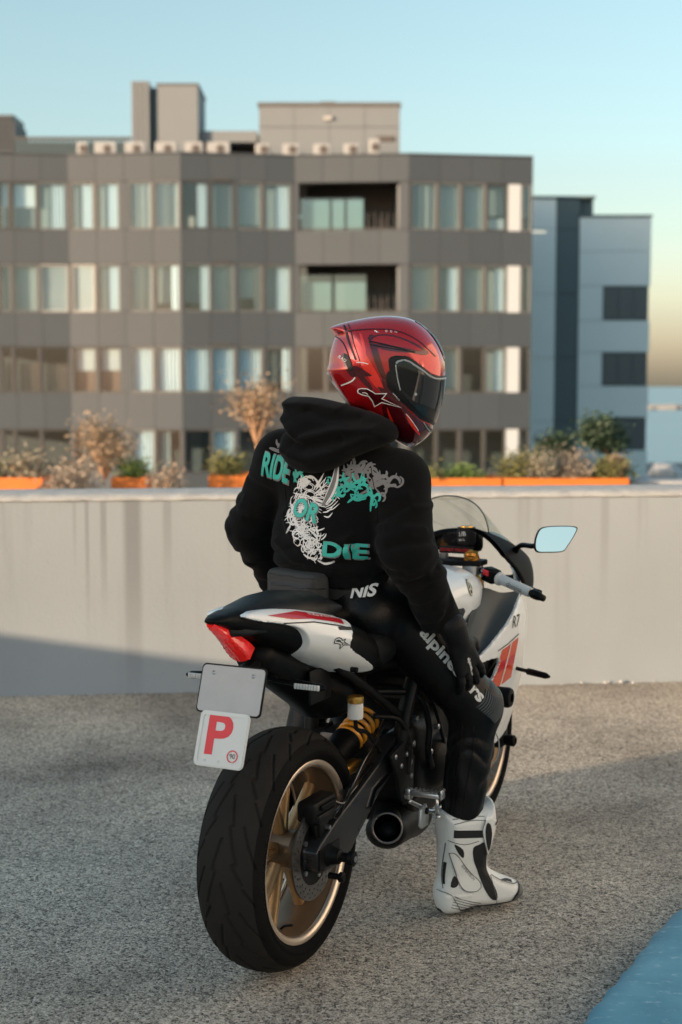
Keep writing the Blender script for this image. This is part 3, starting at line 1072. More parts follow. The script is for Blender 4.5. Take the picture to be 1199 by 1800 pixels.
# ------------------------------------------------------------------ planters and plants on the terrace
M_corten = mat('orange_planter', (.62, .17, .025), .55, var=.18, vscale=4)
M_soil = mat('soil', (.07, .05, .035), .95)
M_bark = mat('pale_bark', (.36, .22, .13), .9, var=.3, vscale=20)
M_bark2 = mat('dark_bark', (.12, .08, .06), .9, var=.3, vscale=20)
LEAF = {'tan': mat('tan_leaf', (.34, .25, .16), .8, var=.4, vscale=3), 'dry': mat('dry_leaf', (.33, .265, .20), .8, var=.4, vscale=4),
        'olive': mat('olive_leaf', (.17, .17, .055), .7, var=.5, vscale=4), 'dark': mat('dark_leaf', (.035, .062, .03), .6, var=.5, vscale=5),
        'green': mat('green_leaf', (.13, .19, .04), .6, var=.4, vscale=5), 'grey': mat('grey_leaf', (.30, .27, .20), .8, var=.35, vscale=5)}
def planter(x0, x1, y0, y1, h, lab):
    p = thing('planter', lab, 'planter', ((x0 + x1) / 2, (y0 + y1) / 2, -.02), 0, 'orange planters on the terrace')
    w, d = (x1 - x0) / 2, (y1 - y0) / 2
    t = .03
    for lo, hi in (((-w, -d, 0), (w, -d + t, h)), ((-w, d - t, 0), (w, d, h)), ((-w, -d + t + .001, 0), (-w + t, d - t - .001, h)), ((w - t, -d + t + .001, 0), (w, d - t - .001, h))):
        MB().box(lo, hi).build('side', M_corten, p)
    MB().box((-w + t, -d + t, .02), (w - t, d - t, h - .05)).build('soil', M_soil, p)
planter(-3.9, -2.88, 13.7, 14.3, .66, 'orange planter box at the left edge of the picture')
planter(-2.22, -1.88, 13.7, 14.3, .66, 'small orange planter box below the tan shrub')
planter(-1.28, -.70, 13.7, 14.3, .68, 'orange planter box left of the rider, under the bare tree')
planter(.2, 1.55, 13.7, 14.3, .655, 'orange planter box right of the rider, nearer to the helmet')
planter(1.57, 2.78, 13.7, 14.3, .655, 'long orange planter box below the bushes at the right')
lw = MB().rbox((2.83, 13.9, -.02), (3.7, 14.25, .60), .02).build('low_wall', M_unit)
tag(lw, 'short white block wall right of the long orange planter', 'wall')
def plant(name, lab, cat, loc, leaf, n, rad, hgt, base=.0, stems=4, size=.05, bark=None, seed=1, trunk=None, hollow=.35, grp=None):
    r = random.Random(seed)
    root = thing(name, lab, cat, loc, 0, grp)
    clumps = []
    tb = MB()
    if trunk:
        pts = spline(trunk, 5)
        k = len(pts)
        tb.tube(pts, [.035 - .018 * i / k for i in range(k)], 7)
        top = Vector(tuple(pts[-1]))
    else:
        top = Vector((0, 0, base))
    for s in range(stems):
        a = 2 * math.pi * (s + r.random() * .7) / stems
        e = r.uniform(.45, 1.0)
        tip = Vector((math.cos(a) * rad * e * r.uniform(.5, .95), math.sin(a) * rad * .8 * e, base + hgt * r.uniform(.45, .97)))
        mid = top.lerp(tip, .5) + Vector((r.uniform(-.06, .06), r.uniform(-.06, .06), .04)) * rad * 2
        tb.tube(spline([top, mid, tip], 5), [.016 - .011 * i / 10 for i in range(11)], 5)
        clumps.append(tip)
        for q_ in range(3):
            t2 = mid.lerp(tip, r.uniform(.1, .9))
            e2 = t2 + Vector((r.uniform(-1, 1), r.uniform(-1, 1), r.uniform(-.3, .9))) * rad * .42
            tb.tube([t2, e2], [.007, .003], 4)
            clumps.append(e2)
    tb.build('trunk', bark or M_bark, root, 'smooth')
    mb = MB()
    for i in range(n):
        c = r.choice(clumps)
        g = Vector((r.gauss(0, 1), r.gauss(0, 1), r.gauss(0, .9))) * rad * hollow * .6
        p = c + g
        if p.z < .02:
            p.z = abs(p.z) + .02
        u = Vector((r.gauss(0, 1), r.gauss(0, 1), r.gauss(0, 1))).normalized()
        v = u.orthogonal().normalized()
        s = size * r.uniform(.5, 1.2)
        w = u.cross(v) * s * .15
        mb.add([p - u * s, p + v * s * .42 + w, p + u * s, p - v * s * .42 + w], [(0, 1, 2, 3)])
    mb.build('crown', LEAF[leaf], root)
    return root
plant('shrub', 'tan twiggy shrub rising above the small orange planter', 'shrub', (-2.33, 14.0, .55), 'tan', 1500, .27, .54, .06, 11, .024, seed=3, hollow=.50)
plant('tree', 'pale bare-branched little tree beside the hood of the rider', 'tree', (-.84, 14.2, .6), 'tan', 1500, .33, .62, .34, 14, .024, seed=11, trunk=[(0, 0, -.02), (.03, 0, .18), (.0, 0, .34)], hollow=.46)
plant('shrub', 'dry pinkish shrub between the two left planters', 'shrub', (-2.62, 13.5, -.02), 'dry', 1700, .27, .58, .22, 8, .028, seed=5, hollow=.5)
plant('shrub', 'grey leaved shrub growing in the leftmost planter', 'shrub', (-3.12, 14.0, .55), 'grey', 1300, .24, .28, .0, 7, .026, seed=6, hollow=.5)
plant('shrub', 'dark leaved shrub at the left edge of the picture', 'shrub', (-3.5, 14.05, .55), 'olive', 1200, .2, .22, .0, 5, .026, seed=16, hollow=.5)
plant('shrub', 'fresh green shrub in the small orange planter', 'shrub', (-2.03, 14.0, .55), 'green', 1400, .16, .22, .0, 6, .022, seed=7, hollow=.55)
plant('shrub', 'olive green shrub in the planter under the bare tree', 'shrub', (-1.10, 13.9, .55), 'olive', 1600, .2, .26, .0, 6, .024, seed=8, hollow=.5)
plant('shrub', 'dry tuft in front of the pale doors, above the wall', 'shrub', (-1.62, 13.4, -.02), 'dry', 1400, .18, .54, .28, 6, .022, seed=9, hollow=.5)
plant('bush', 'dense dark green round bush at the foot of the blue building', 'bush', (2.17, 14.6, .4), 'dark', 3000, .17, .52, .08, 9, .03, M_bark2, seed=10, hollow=.6)
plant('tree', 'dark needle-leaved tree with a leaning trunk before the blue building', 'tree', (2.60, 14.3, .55), 'dark', 3800, .21, .32, .28, 12, .034, M_bark2, seed=12, trunk=[(-.06, 0, .0), (-.02, 0, .12), (.10, 0, .26)], hollow=.5)
for i, (x, lf, hh, lab) in enumerate([(.85, 'olive', .08, 'low olive shrub in the planter just right of the helmet'), (1.2, 'green', .07, 'low green shrub in the planter between helmet and mirror'),
                                      (1.72, 'olive', .26, 'olive flowering shrub at the left of the long right planter'), (1.95, 'grey', .26, 'grey flowering shrub in the middle of the long right planter'),
                                      (2.28, 'dry', .22, 'reddish low shrub below the leaning tree'), (2.62, 'olive', .22, 'small olive shrub at the right end of the long planter')]):
    plant('shrub', lab, 'shrub', (x, 13.95, .55), lf, 1700, .2, hh, .0, 6, .022, seed=20 + i, hollow=.5)
plant('shrub', 'orange sunlit grass tuft right of the leaning tree', 'shrub', (2.72, 13.9, .55), 'tan', 900, .09, .25, .05, 6, .02, seed=31, hollow=.5)
for i, (x, y, s, lab) in enumerate([(3.12, 14.6, .14, 'small pale rock by the end of the low white wall'), (3.42, 15.0, .22, 'larger pale rock at the right edge of the picture')]):
    bm = bmesh.new(); bmesh.ops.create_icosphere(bm, subdivisions=2, radius=s)
    r4 = random.Random(i)
    for v in bm.verts:
        v.co *= r4.uniform(.8, 1.1); v.co.z *= .8
    me = bpy.data.meshes.new('rock'); bm.to_mesh(me); bm.free(); me.materials.append(M_unit)
    tag(link_mesh('rock', me, None, (x, y, .55 if i else .5)), lab, 'rock')
# ================================================================== THE MOTORCYCLE
# local frame: x forward, y to the rider's left, z up, origin under the rear axle
K_rub = mat('tyre_tread_rubber', (.022, .0197, .018), .8, var=.35, vscale=9, bump=.25, bscale=260, rvar=.1, spec=.12)
K_side = mat('tyre_wall_rubber', (.005, .005, .0054), .75, var=.2, vscale=12, spec=.06)
K_clean = mat('tyre_shoulder_rubber', (.009, .0088, .0085), .75, var=.3, vscale=14, bump=.2, bscale=260, spec=.06)
K_gold = mat('gold_wheel_paint', (.52, .315, .15), .33, .6, var=.18, vscale=9, rvar=.08)
K_lip = mat('gold_rim_lip', (.70, .58, .46), .30, .75, var=.1, vscale=14)
K_barrel = mat('wheel_barrel_gold', (.17, .115, .07), .42, .55, var=.25, vscale=7, rvar=.08)
K_steel = mat('brushed_steel', (.32, .32, .32), .38, .9, var=.2, vscale=30)
K_silver = mat('silver_alloy', (.62, .63, .64), .3, .9, var=.08, vscale=40)
K_black = mat('black_plastic', (.0045, .0048, .005), .42, var=.3, vscale=20, rvar=.08, spec=.10)
K_matt = mat('matt_black_metal', (.006, .0063, .0066), .45, .15, var=.3, vscale=18, rvar=.1, spec=.18)
K_arm = mat('satin_black_swingarm', (.020, .021, .023), .30, .4, var=.2, vscale=14, rvar=.08)
K_surr = mat('smoked_plastic', (.020, .013, .010), .3, spec=.35)
K_inner = mat('inner_cowl_plastic', (.007, .007, .0075), .7, spec=.15)
K_gloss = mat('gloss_black', (.010, .010, .011), .16, coat=.6)
K_white = mat('white_bodywork', (.78, .80, .80), .28, var=.04, vscale=7, coat=.7)
K_red = mat('red_graphic', (.50, .012, .022), .3, coat=.6)
K_ored = mat('orange_red_graphic', (.62, .075, .025), .3, coat=.6)
K_cover = mat('grey_tank_cover', (.036, .046, .052), .5, var=.15, vscale=12, bump=.15, bscale=300)
K_seat = mat('seat_vinyl', (.008, .009, .010), .5, bump=.3, bscale=420, rvar=.06, spec=.25)
K_tail = mat('red_lens', (.72, .012, .014), .12, var=.4, vscale=60, coat=1.0, emit=(1.0, .03, .02), estr=.12)
K_lens = mat('red_lens_dark', (.25, .006, .008), .1, coat=1.0)
K_plate = mat('white_plate', (.66, .67, .65), .45, var=.06, vscale=20)
K_pred = mat('plate_red', (.72, .035, .05), .5)
K_amber = mat('amber_reflector', (.75, .20, .02), .25, coat=.6)
K_spring = mat('yellow_spring', (.74, .30, .025), .32, coat=.4)
K_ogold = mat('gold_anodised', (.80, .42, .10), .28, .9)
K_sock = mat('white_sock', (.62, .62, .61), .85, bump=.4, bscale=500)
K_grip = mat('pale_grip_rubber', (.56, .57, .56), .7, bump=.3, bscale=500)
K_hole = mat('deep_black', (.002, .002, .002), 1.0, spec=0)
K_disc = mat('disc_steel', (.20, .19, .185), .34, .9, var=.15, vscale=30)
K_mirror = mat('mirror_glass', (.92, .95, .94), .03, 1.0)
K_screen = glass_mat('clear_screen', .10, (.93, .95, .94), .03)
K_screen2 = glass_mat('smoked_screen', .16, (.30, .24, .20), .05)
K_print = mat('white_print', (.66, .65, .63), .7)
K_redprint = mat('red_print', (.62, .02, .02), .7)
K_blackprint = mat('black_print', (.012, .012, .014), .5)
K_cream = mat('cream_badge', (.70, .66, .50), .4, coat=.4)
K_knit = mat('black_cloth', (.010, .010, .011), .95, bump=.4, bscale=400)
K_bolt = mat('bolt_steel', (.45, .46, .48), .3, .95)

bike = thing('motorcycle', 'white sport motorcycle with gold wheels and red graphics under the rider', 'motorcycle', (-.157, 3.64, 0.0), R(64))
bike_fwd = Vector((math.sin(R(26)), math.cos(R(26)), 0)); bike_left = Vector((-math.cos(R(26)), math.sin(R(26)), 0))

def tyre_mesh(name, rad, hw, crown, bead, n_u, n_v, sets, per):
    """round-crowned tyre with cut grooves; axle at the origin, along y"""
    ph = np.linspace(-np.pi / 2, np.pi / 2, n_v)
    lat = hw * np.sin(ph); rr = rad - crown * (1 - np.cos(ph))
    arc = np.concatenate([[0], np.cumsum(np.hypot(np.diff(lat), np.diff(rr)))]); arc -= arc[-1] / 2
    th = np.linspace(0, 2 * np.pi, n_u, endpoint=False)
    T, A = np.meshgrid(th, arc, indexing='ij')
    P = 2 * np.pi / per
    depth = np.zeros(T.shape)
    for side in (1, -1):
        u = ((T * 1.0 + (P / 2 if side < 0 else 0)) % P) * rad
        for off in (-P * rad, 0, P * rad):
            for pl_, w in sets:
                d = np.full(T.shape, 1e9)
                tt = np.zeros(T.shape)
                for (a, b) in zip(pl_[:-1], pl_[1:]):
                    a = np.array(a); b = np.array(b); e = b - a
                    wx, wy = u + off - a[0], side * A - a[1]
                    t = np.clip((wx * e[0] + wy * e[1]) / (e @ e), 0, 1)
                    d = np.minimum(d, np.hypot(wx - e[0] * t, wy - e[1] * t))
                depth = np.maximum(depth, np.clip((w - d) / .0012 + .5, 0, 1))
    nl = np.stack([lat / hw ** 2 * 1.0, (rr - (rad - crown)) / crown ** 2], 1)
    nl /= np.linalg.norm(nl, axis=1)[:, None]
    Lat = lat[None] - nl[None, :, 0] * depth * .0045
    Rad = rr[None] - nl[None, :, 1] * depth * .0045
    V = np.stack([Rad * np.cos(T), Lat, Rad * np.sin(T)], 2).reshape(-1, 3)
    i = np.arange(n_u)[:, None]; j = np.arange(n_v - 1)[None]
    k = (i + 1) % n_u
    F = np.stack([i * n_v + j, i * n_v + j + 1, k * n_v + j + 1, k * n_v + j], 2).reshape(-1, 4)
    nt_ = len(F)
    V = list(map(tuple, V)); F = list(map(tuple, F))
    # walls down to the bead on both sides
    m = 120
    for s in (1, -1):
        prof = [(hw * s, rad - crown), (hw * 1.012 * s, rad - crown - .006), (hw * 1.014 * s, rad - crown - .008), (hw * .985 * s, (rad - crown) * .55 + bead * .45), (hw * .93 * s, bead + .008), (hw * .86 * s, bead), (hw * .80 * s, bead - .004)]
        b0 = len(V)
        for a, r in prof:
            for q in range(m):
                t = 2 * math.pi * q / m
                V.append((r * math.cos(t), a, r * math.sin(t)))
        for p in range(len(prof) - 1):
            for q in range(m):
                a, b, c, d = b0 + p * m + q, b0 + p * m + (q + 1) % m, b0 + (p + 1) * m + (q + 1) % m, b0 + (p + 1) * m + q
                F.append((a, b, c, d) if s < 0 else (d, c, b, a))
    me = bpy.data.meshes.new(name)
    me.from_pydata(V, [], F)
    me.materials.append(K_rub); me.materials.append(K_side); me.materials.append(K_clean)
    mi = np.zeros(len(F), np.int32); mi[nt_:] = 1
    # the outer strips of the tread are clean dark rubber, the middle is scuffed
    edge = np.abs(ph[:-1] + ph[1:]) / 2 > R(58)
    mi[:nt_] = np.where(np.tile(edge, n_u), 2, 0)
    me.polygons.foreach_set('material_index', mi)
    smooth(me)
    return me

def wheel(name, x, rad, hw, rim_r, lw, spoke_pairs, mirrored, front=False):
    """wheel body = barrel and hub; tyre, spokes, lips and discs hang on it"""
    mb = MB()
    rb = rim_r - .030
    mb.lathe([(-lw, rim_r), (-lw * .96, rim_r - .010), (-lw * .80, rim_r - .016), (-lw * .45, rb), (lw * .45, rb), (lw * .80, rim_r - .016), (lw * .96, rim_r - .010), (lw, rim_r),
              (lw * .8, rim_r + .002), (lw * .4, rb + .012), (-lw * .4, rb + .012), (-lw * .8, rim_r + .002)], n=120, closed=True)
    hr = .034 if front else .047
    mb.lathe([(-lw * .8, .016), (-lw * .8, hr), (-lw * .62, hr + .008), (-lw * .3, hr * 1.02), (lw * .3, hr * 1.02), (lw * .62, hr + .008), (lw * .8, hr), (lw * .8, .016)], n=40)
    w = mb.build(name, K_barrel, bike, 40, (x, 0, rad))
    for s in (-1, 1):
        MB().lathe([(s * (lw + .0005), rim_r + .002), (s * (lw + .003), rim_r - .002), (s * (lw + .0015), rim_r - .010), (s * (lw - .004), rim_r - .016), (s * (lw - .012), rim_r - .019), (s * (lw - .012), rim_r - .006), (s * (lw - .004), rim_r + .001)], n=120, closed=True).build('rim_lip', K_lip, w, 'smooth')
    # Y shaped spokes
    for k in range(spoke_pairs):
        a0 = 2 * math.pi * k / spoke_pairs + .42
        sp = MB()
        def pt(r, a, y=0):
            return Vector((r * math.cos(a), y, r * math.sin(a)))
        def bar(r0, a_0, r1, a_1, w0, d0, w1, d1, ch=.35):
            p0, p1 = pt(r0, a_0), pt(r1, a_1)
            t = (p1 - p0).normalized(); sd = Vector((-t.z, 0, t.x)); yy = Vector((0, 1, 0))
            rings = []
            for i in range(7):
                u = i / 6
                flare = 1 + .55 * max(0, (u - .72) / .28) ** 2 + .35 * max(0, (.2 - u) / .2) ** 2
                w_, d_ = (w0 + (w1 - w0) * u) * flare, d0 + (d1 - d0) * u
                c = p0.lerp(p1, u)
                ring = []
                for (a, b) in ((-1, -1 + ch), (-1, 1 - ch), (-1 + ch * 1.3, 1), (1 - ch * 1.3, 1), (1, 1 - ch), (1, -1 + ch), (1 - ch * 1.3, -1), (-1 + ch * 1.3, -1)):
                    ring.append(c + sd * (a * w_) + yy * (b * d_))
                rings.append(ring)
            sp.ring(rings, True, True, True)
        if front:
            bar(hr * .9, a0, rb + .008, a0 - .20, .011, .022, .009, .020)
            bar(hr * .9, a0, rb + .008, a0 + .20, .011, .022, .009, .020)
        else:
            bar(hr * .9, a0 - .10, rb + .010, a0 - .235, .0095, .017, .0075, .014)
            bar(hr * .9, a0 + .10, rb + .010, a0 + .235, .0095, .017, .0075, .014)
        sp.build('spoke', K_gold, w, 45)
    return w

RW, FW = .315, .30
rear = wheel('rear_wheel', 0.0, RW, .092, .236, .079, 5, False)
sets = [([(.0, .004), (.075, .022), (.080, .013), (.165, .040), (.172, .030), (.215, .056)], .0036), ([(.075, .048), (.11, .062), (.175, .090)], .0030), ([(.01, .060), (.06, .088)], .0028)]
link_mesh('tyre', tyre_mesh('rear_tyre', RW, .092, .053, .236, 1150, 130, sets, 9), rear)
front = wheel('front_wheel', 1.395, FW, .06, .230, .052, 5, False, True)
link_mesh('tyre', tyre_mesh('front_tyre', FW, .060, .040, .230, 700, 60, [([(.0, .006), (.06, .018), (.11, .036)], .002), ([(.08, .03), (.12, .045)], .002)], 12), front)

def drilled_disc(r0, r1, rows, th, n=72):
    outer = [(r1 * math.cos(t), r1 * math.sin(t)) for t in (2 * math.pi * k / n for k in range(n))]
    holes = [[(r0 * math.cos(t), r0 * math.sin(t)) for t in (-2 * math.pi * k / n for k in range(n))]]
    for (rr, cnt, ph, hr) in rows:
        for k in range(cnt):
            a = 2 * math.pi * k / cnt + ph
            holes.append([(rr * math.cos(a) + hr * math.cos(t), rr * math.sin(a) + hr * math.sin(t)) for t in (-2 * math.pi * q / 8 for q in range(8))])
    v, f = tri_fill(outer, holes)
    mb = MB()
    mb.add([(x, -th / 2, z) for x, z in v], f)
    mb.add([(x, th / 2, z) for x, z in v], [tuple(reversed(q)) for q in f])
    for lp in [outer] + holes:
        k = len(lp)
        mb.add([(x, -th / 2, z) for x, z in lp] + [(x, th / 2, z) for x, z in lp], [(i, (i + 1) % k, (i + 1) % k + k, i + k) for i in range(k)])
    return mb
d = drilled_disc(.083, .1225, [(.115, 24, 0, .0033), (.105, 24, .13, .0033), (.095, 24, .2, .0033)], .005).build('brake_disc', K_disc, rear, None, (0, -.097, 0))
MB().lathe([(-.004, .03), (-.004, .085), (.004, .085), (.004, .03)], (0, -.094, 0), n=48, closed=True).build('disc_carrier', K_matt, rear)
for k in range(5):
    a = 2 * math.pi * k / 5
    MB().cyl((.066 * math.cos(a), -.103, .066 * math.sin(a)), (.066 * math.cos(a), -.09, .066 * math.sin(a)), .007, n=10).build('bolt', K_bolt, rear, 40)
MB().tube(spline([(-.045, -.02, -.205), (-.05, -.035, -.19), (-.052, -.06, -.182)], 4), .0035, 8).build('valve', K_matt, rear, 'smooth')
for s in (-1, 1):
    drilled_disc(.110, .149, [(.141, 22, 0, .0035), (.130, 22, .14, .0035), (.119, 22, .05, .0035)], .0045).build('brake_disc', K_disc, front, None, (0, s * .072, 0))
    MB().lathe([(-.004, .03), (-.006, .108), (.004, .108), (.004, .03)], (0, s * .066, 0), n=48, closed=True).build('disc_carrier', K_gold, front, 40)
MB().lathe([(-.05, .0), (-.05, .088), (-.02, .094), (0, .094), (0, .0)], (0, .115, 0), n=48).build('sprocket', K_steel, rear, 40)

# ---- swingarm, axle, caliper, shock
def arm(s):
    y0, y1 = s * .100, s * .138
    poly = [(-.062, .300), (-.066, .338), (-.045, .352), (.06, .395), (.18, .432), (.30, .472), (.44, .528), (.50, .53), (.52, .49), (.49, .44), (.40, .425), (.315, .392), (.24, .345), (.165, .302), (.118, .272), (.07, .268), (.00, .272), (-.045, .278)]
    hole = [(.27, .418), (.36, .442), (.385, .432), (.30, .400), (.255, .372), (.235, .378)]
    v, f = tri_fill(poly, [list(reversed(hole))])
    mb = MB()
    mb.add([(x, y0, z) for x, z in v], f); mb.add([(x, y1, z) for x, z in v], [tuple(reversed(q)) for q in f])
    for lp in (poly, hole):
        k = len(lp)
        mb.add([(x, y0, z) for x, z in lp] + [(x, y1, z) for x, z in lp], [(i, (i + 1) % k, (i + 1) % k + k, i + k) for i in range(k)])
    return mb
mb = arm(-1)
for q in (arm(1),):
    mb.add(q.v, q.f)
mb.rbox((.40, -.099, .43), (.52, .099, .53), .02)
sw = bevel_obj(mb.build('swingarm', K_arm, bike), .006, 3, 50)
MB().rbox((-.055, -.1385, .288), (.06, -.1415, .342), .01).build('adjuster_plate', K_matt, sw, 40)
MB().tube([(.06, -.126, .402), (.30, -.128, .482)], .0035, 6).build('arm_seam', K_gloss, sw, 'smooth')
ax = MB()
ax.lathe([(-.215, 0), (-.215, .012), (-.213, .019), (-.200, .020), (-.196, .013), (-.178, .012), (-.172, .019), (-.150, .024), (-.1420, .030), (-.1420, 0)], (0, 0, RW), n=28)
MB().lathe([(.15, 0), (.15, .03), (.17, .02), (.2, .012), (.215, .02), (.215, 0)], (0, 0, RW), n=28).build('axle_slider', K_black, bike, 35)
ax.build('axle_slider', K_black, bike, 35)
MB().cyl((0, -.2155, RW), (0, -.217, RW), .008, n=12).build('axle_bolt', K_bolt, bike)
sl = MB(); sl.lathe([(-.185, 0), (-.185, .009), (-.182, .013), (-.172, .013), (-.168, .008), (-.142, .009), (-.142, 0)], (-.002, 0, .262), n=20)
sl.build('stand_bobbin', K_black, bike, 35)
cp = MB()
cp.rbox((-.055, -.128, .405), (.075, -.072, .462), .012)
cp.rbox((-.045, -.136, .40), (.055, -.11, .43), .008)
cp.rbox((-.02, -.126, .36), (.03, -.10, .41), .006)
cp.prism([(-.04, .405), (.06, .40), (.055, .345), (.03, .325), (-.02, .34)], -.118, -.108)
rc = cp.build('rear_caliper', K_matt, bike, 40)
MB().rbox((-.030, -.1375, .436), (.050, -.1285, .452), .004).build('caliper_pad', K_black, rc, 40)
MB().cyl((.01, -.139, .385), (.01, -.12, .385), .006, n=10).build('caliper_bolt', K_bolt, rc)
MB().tube(spline([(.07, -.12, .435), (.10, -.135, .425), (.16, -.13, .455), (.24, -.125, .50), (.33, -.12, .535), (.42, -.11, .58)], 8), .005, 8).build('brake_hose', K_gloss, rc, 'smooth')
MB().tube(spline([(.03, -.125, .41), (.05, -.142, .40), (.11, -.138, .43), (.22, -.13, .482), (.34, -.12, .515)], 8), .0028, 8).build('sensor_cable', K_matt, rc, 'smooth')

sa, sb = Vector((.30, -.02, .505)), Vector((.47, -.035, .575))
sd_ = (sb - sa).normalized()
shock = MB().tube([sa - sd_ * .03, sa + sd_ * .02, sa + sd_ * .05, sa + sd_ * .062], [.036, .043, .043, .034], 24).cyl(sa, sb, .017).build('shock_absorber', K_black, bike, 40)
pts = []
u = sd_.orthogonal().normalized(); v_ = sd_.cross(u)
for i in range(5 * 20 + 1):
    t = i / 100
    a = 2 * math.pi * 5 * t
    pts.append(sa + sd_ * (.055 + .125 * t) + (u * math.cos(a) + v_ * math.sin(a)) * .037)
MB().tube(pts, .0068, 8).build('spring', K_spring, shock, 'smooth')
MB().rbox((.26, -.07, .445), (.36, -.03, .475), .008).build('linkage_plate', K_ogold, shock, 40)
rs = MB().lathe([(0, 0), (0, .0195), (.004, .021), (.040, .021), (.043, .018), (.043, 0)], (.18, -.13, .634), 'z', 24).build('brake_reservoir', K_sock, bike, 40)
MB().lathe([(.0435, 0), (.0435, .0215), (.046, .0228), (.058, .0228), (.061, .020), (.061, 0)], (.18, -.13, .634), 'z', 24).build('cap', K_ogold, rs, 40)
MB().tube(spline([(.18, -.13, .634), (.20, -.125, .60), (.28, -.12, .57), (.36, -.12, .50), (.41, -.14, .44)], 8), .006, 8).build('reservoir_hose', K_matt, rs, 'smooth')

# ---- exhaust, rear sets
eax = Vector((.88, .40, -.16)).normalized()            # from the outlet into the muffler
e0 = Vector((.395, -.128, .272))
ex = MB().tube([e0 + eax * .20, e0 + eax * .10, e0], [.043, .044, .0445], 40, False)
eo = ex.build('exhaust', K_matt, bike, 40)
eu = eax.orthogonal().normalized(); ev = eax.cross(eu)
MB().tube([e0 + (eu * math.cos(t) + ev * math.sin(t)) * .0418 for t in (2 * math.pi * k / 40 for k in range(41))], .0036, 8).build('exhaust_lip', mat('heat_stained_steel', (.16, .15, .145), .35, .8), eo, 'smooth')
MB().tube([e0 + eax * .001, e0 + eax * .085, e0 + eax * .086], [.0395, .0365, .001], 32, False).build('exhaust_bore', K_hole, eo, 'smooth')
def muff(x, y, z):
    a = cone(x, y, z, (.505, -.075, .225), (.76, -.02, .205), .052, .075, (1, 1.2, 1))
    return smin(a, cone(x, y, z, (.74, -.03, .21), (1.0, 0, .2), .07, .04), .03)
link_mesh('muffler', sdf_mesh('muffler', muff, (.36, -.25, .1), (1.08, .16, .34), .014, K_matt), eo)
pg = MB().rbox((.418, -.275, .366), (.452, -.185, .380), .004)
for k in range(7):
    pg.box((.422, -.27 + k * .012, .3801), (.448, -.2645 + k * .012, .3845))
pg.rbox((.420, -.283, .364), (.450, -.276, .393), .003)
pg.rbox((.424, -.186, .352), (.446, -.168, .384), .004)
fp = pg.build('footpeg', K_silver, bike, 40)
MB().tube([(.435, -.262, .364), (.445, -.260, .335), (.452, -.259, .312)], .0048, 10).build('peg_feeler', K_silver, fp, 'smooth')
MB().lathe([(0, 0), (0, .008), (.003, .009), (.007, .007), (.007, 0)], (.452, -.259, .304), 'z', 12).build('feeler_tip', K_bolt, fp, 40)
rsb = MB().prism([(.33, .50), (.42, .52), (.50, .46), (.49, .36), (.44, .33), (.40, .36), (.38, .43)], -.168, -.155)
rs2 = bevel_obj(rsb.build('rear_set_plate', K_matt, bike), .004, 2)
for (x, z) in ((.36, .49), (.44, .48), (.47, .41), (.43, .36), (.40, .455)):
    MB().lathe([(-.0045, 0), (-.0045, .005), (-.003, .0075), (0, .0075)], (x, -.168, z), n=12).build('bolt', K_bolt, rs2, 40)
pd = MB().tube(spline([(.44, -.175, .345), (.50, -.18, .315), (.56, -.20, .285), (.64, -.22, .30)], 6), .0065, 8)
pd.build('brake_pedal', K_silver, bike, 'smooth')
hp = bevel_obj(MB().prism([(.462, .318), (.50, .326), (.522, .29), (.515, .258), (.470, .258), (.455, .27)], -.205, -.196).build('heel_plate', mat('pale_alloy', (.50, .53, .54), .35, .6), bike), .003, 2)
MB().lathe([(-.005, 0), (-.005, .009), (0, .010)], (.495, -.2055, .305), n=14).build('bolt', K_matt, hp, 40)

# ---- engine, frame, radiator
def engine(x, y, z):
    a = rbx(x, y, z, (.78, 0, .42), (.24, .15, .13), .05)
    a = smin(a, rbx(x, y, z, (.90, 0, .60), (.13, .14, .16), .03), .02)
    a = smin(a, ell(x, np.abs(y), z, (.70, .145, .40), (.085, .055, .085)), .012)
    a = smin(a, ell(x, np.abs(y), z, (.86, .15, .37), (.07, .05, .07)), .012)
    a = smin(a, rbx(x, y, z, (.80, 0, .27), (.2, .11, .06), .03), .02)
    return a - .004 * np.sin(z * 190) * np.clip((z - .55) * 20, 0, 1) * (np.abs(y) < .2)
link_mesh('engine', sdf_mesh('engine', engine, (.48, -.24, .18), (1.1, .24, .8), .012, K_matt), bike)
fr = MB()
for s in (-1, 1):
    fr.tube(spline([(.44, s * .135, .42), (.47, s * .15, .60), (.56, s * .165, .74), (.80, s * .16, .80), (1.10, s * .075, .84)], 8), [.034] * 33, 10, squash=.6)
    fr.tube(spline([(.56, s * .14, .72), (.30, s * .11, .755), (.16, s * .09, .79), (.06, s * .06, .82)], 8), .014, 10)
    fr.tube(spline([(.50, s * .15, .55), (.30, s * .125, .68), (.10, s * .11, .79)], 8), .013, 10)
fo = fr.build('frame', K_matt, bike, 'smooth')
for (x, y, z) in ((.50, -.172, .57), (.485, -.168, .50), (.55, -.18, .66), (.47, -.165, .45), (.60, -.175, .45), (.63, -.185, .52)):
    MB().lathe([(-.006, 0), (-.006, .006), (-.004, .009), (.01, .009)], (x, y, z), n=12).build('bolt', K_bolt, fo, 40)
hs = MB()
hs.tube(spline([(.36, -.10, .60), (.42, -.155, .58), (.455, -.17, .50), (.45, -.165, .42)], 8), .008, 8)
hs.tube(spline([(.40, -.08, .66), (.50, -.17, .64), (.56, -.185, .55), (.57, -.18, .46), (.62, -.17, .40)], 8), .010, 8)
hs.tube(spline([(.52, -.16, .70), (.58, -.19, .60), (.66, -.185, .50), (.70, -.18, .44)], 8), .006, 8)
hs.build('engine_hoses', K_matt, bike, 'smooth')
md = MB().cyl((.452, -.165, .505), (.452, -.165, .47), .014, n=14).cyl((.452, -.165, .515), (.452, -.165, .506), .009, n=14)
md.build('brake_light_switch', K_black, bike, 40)
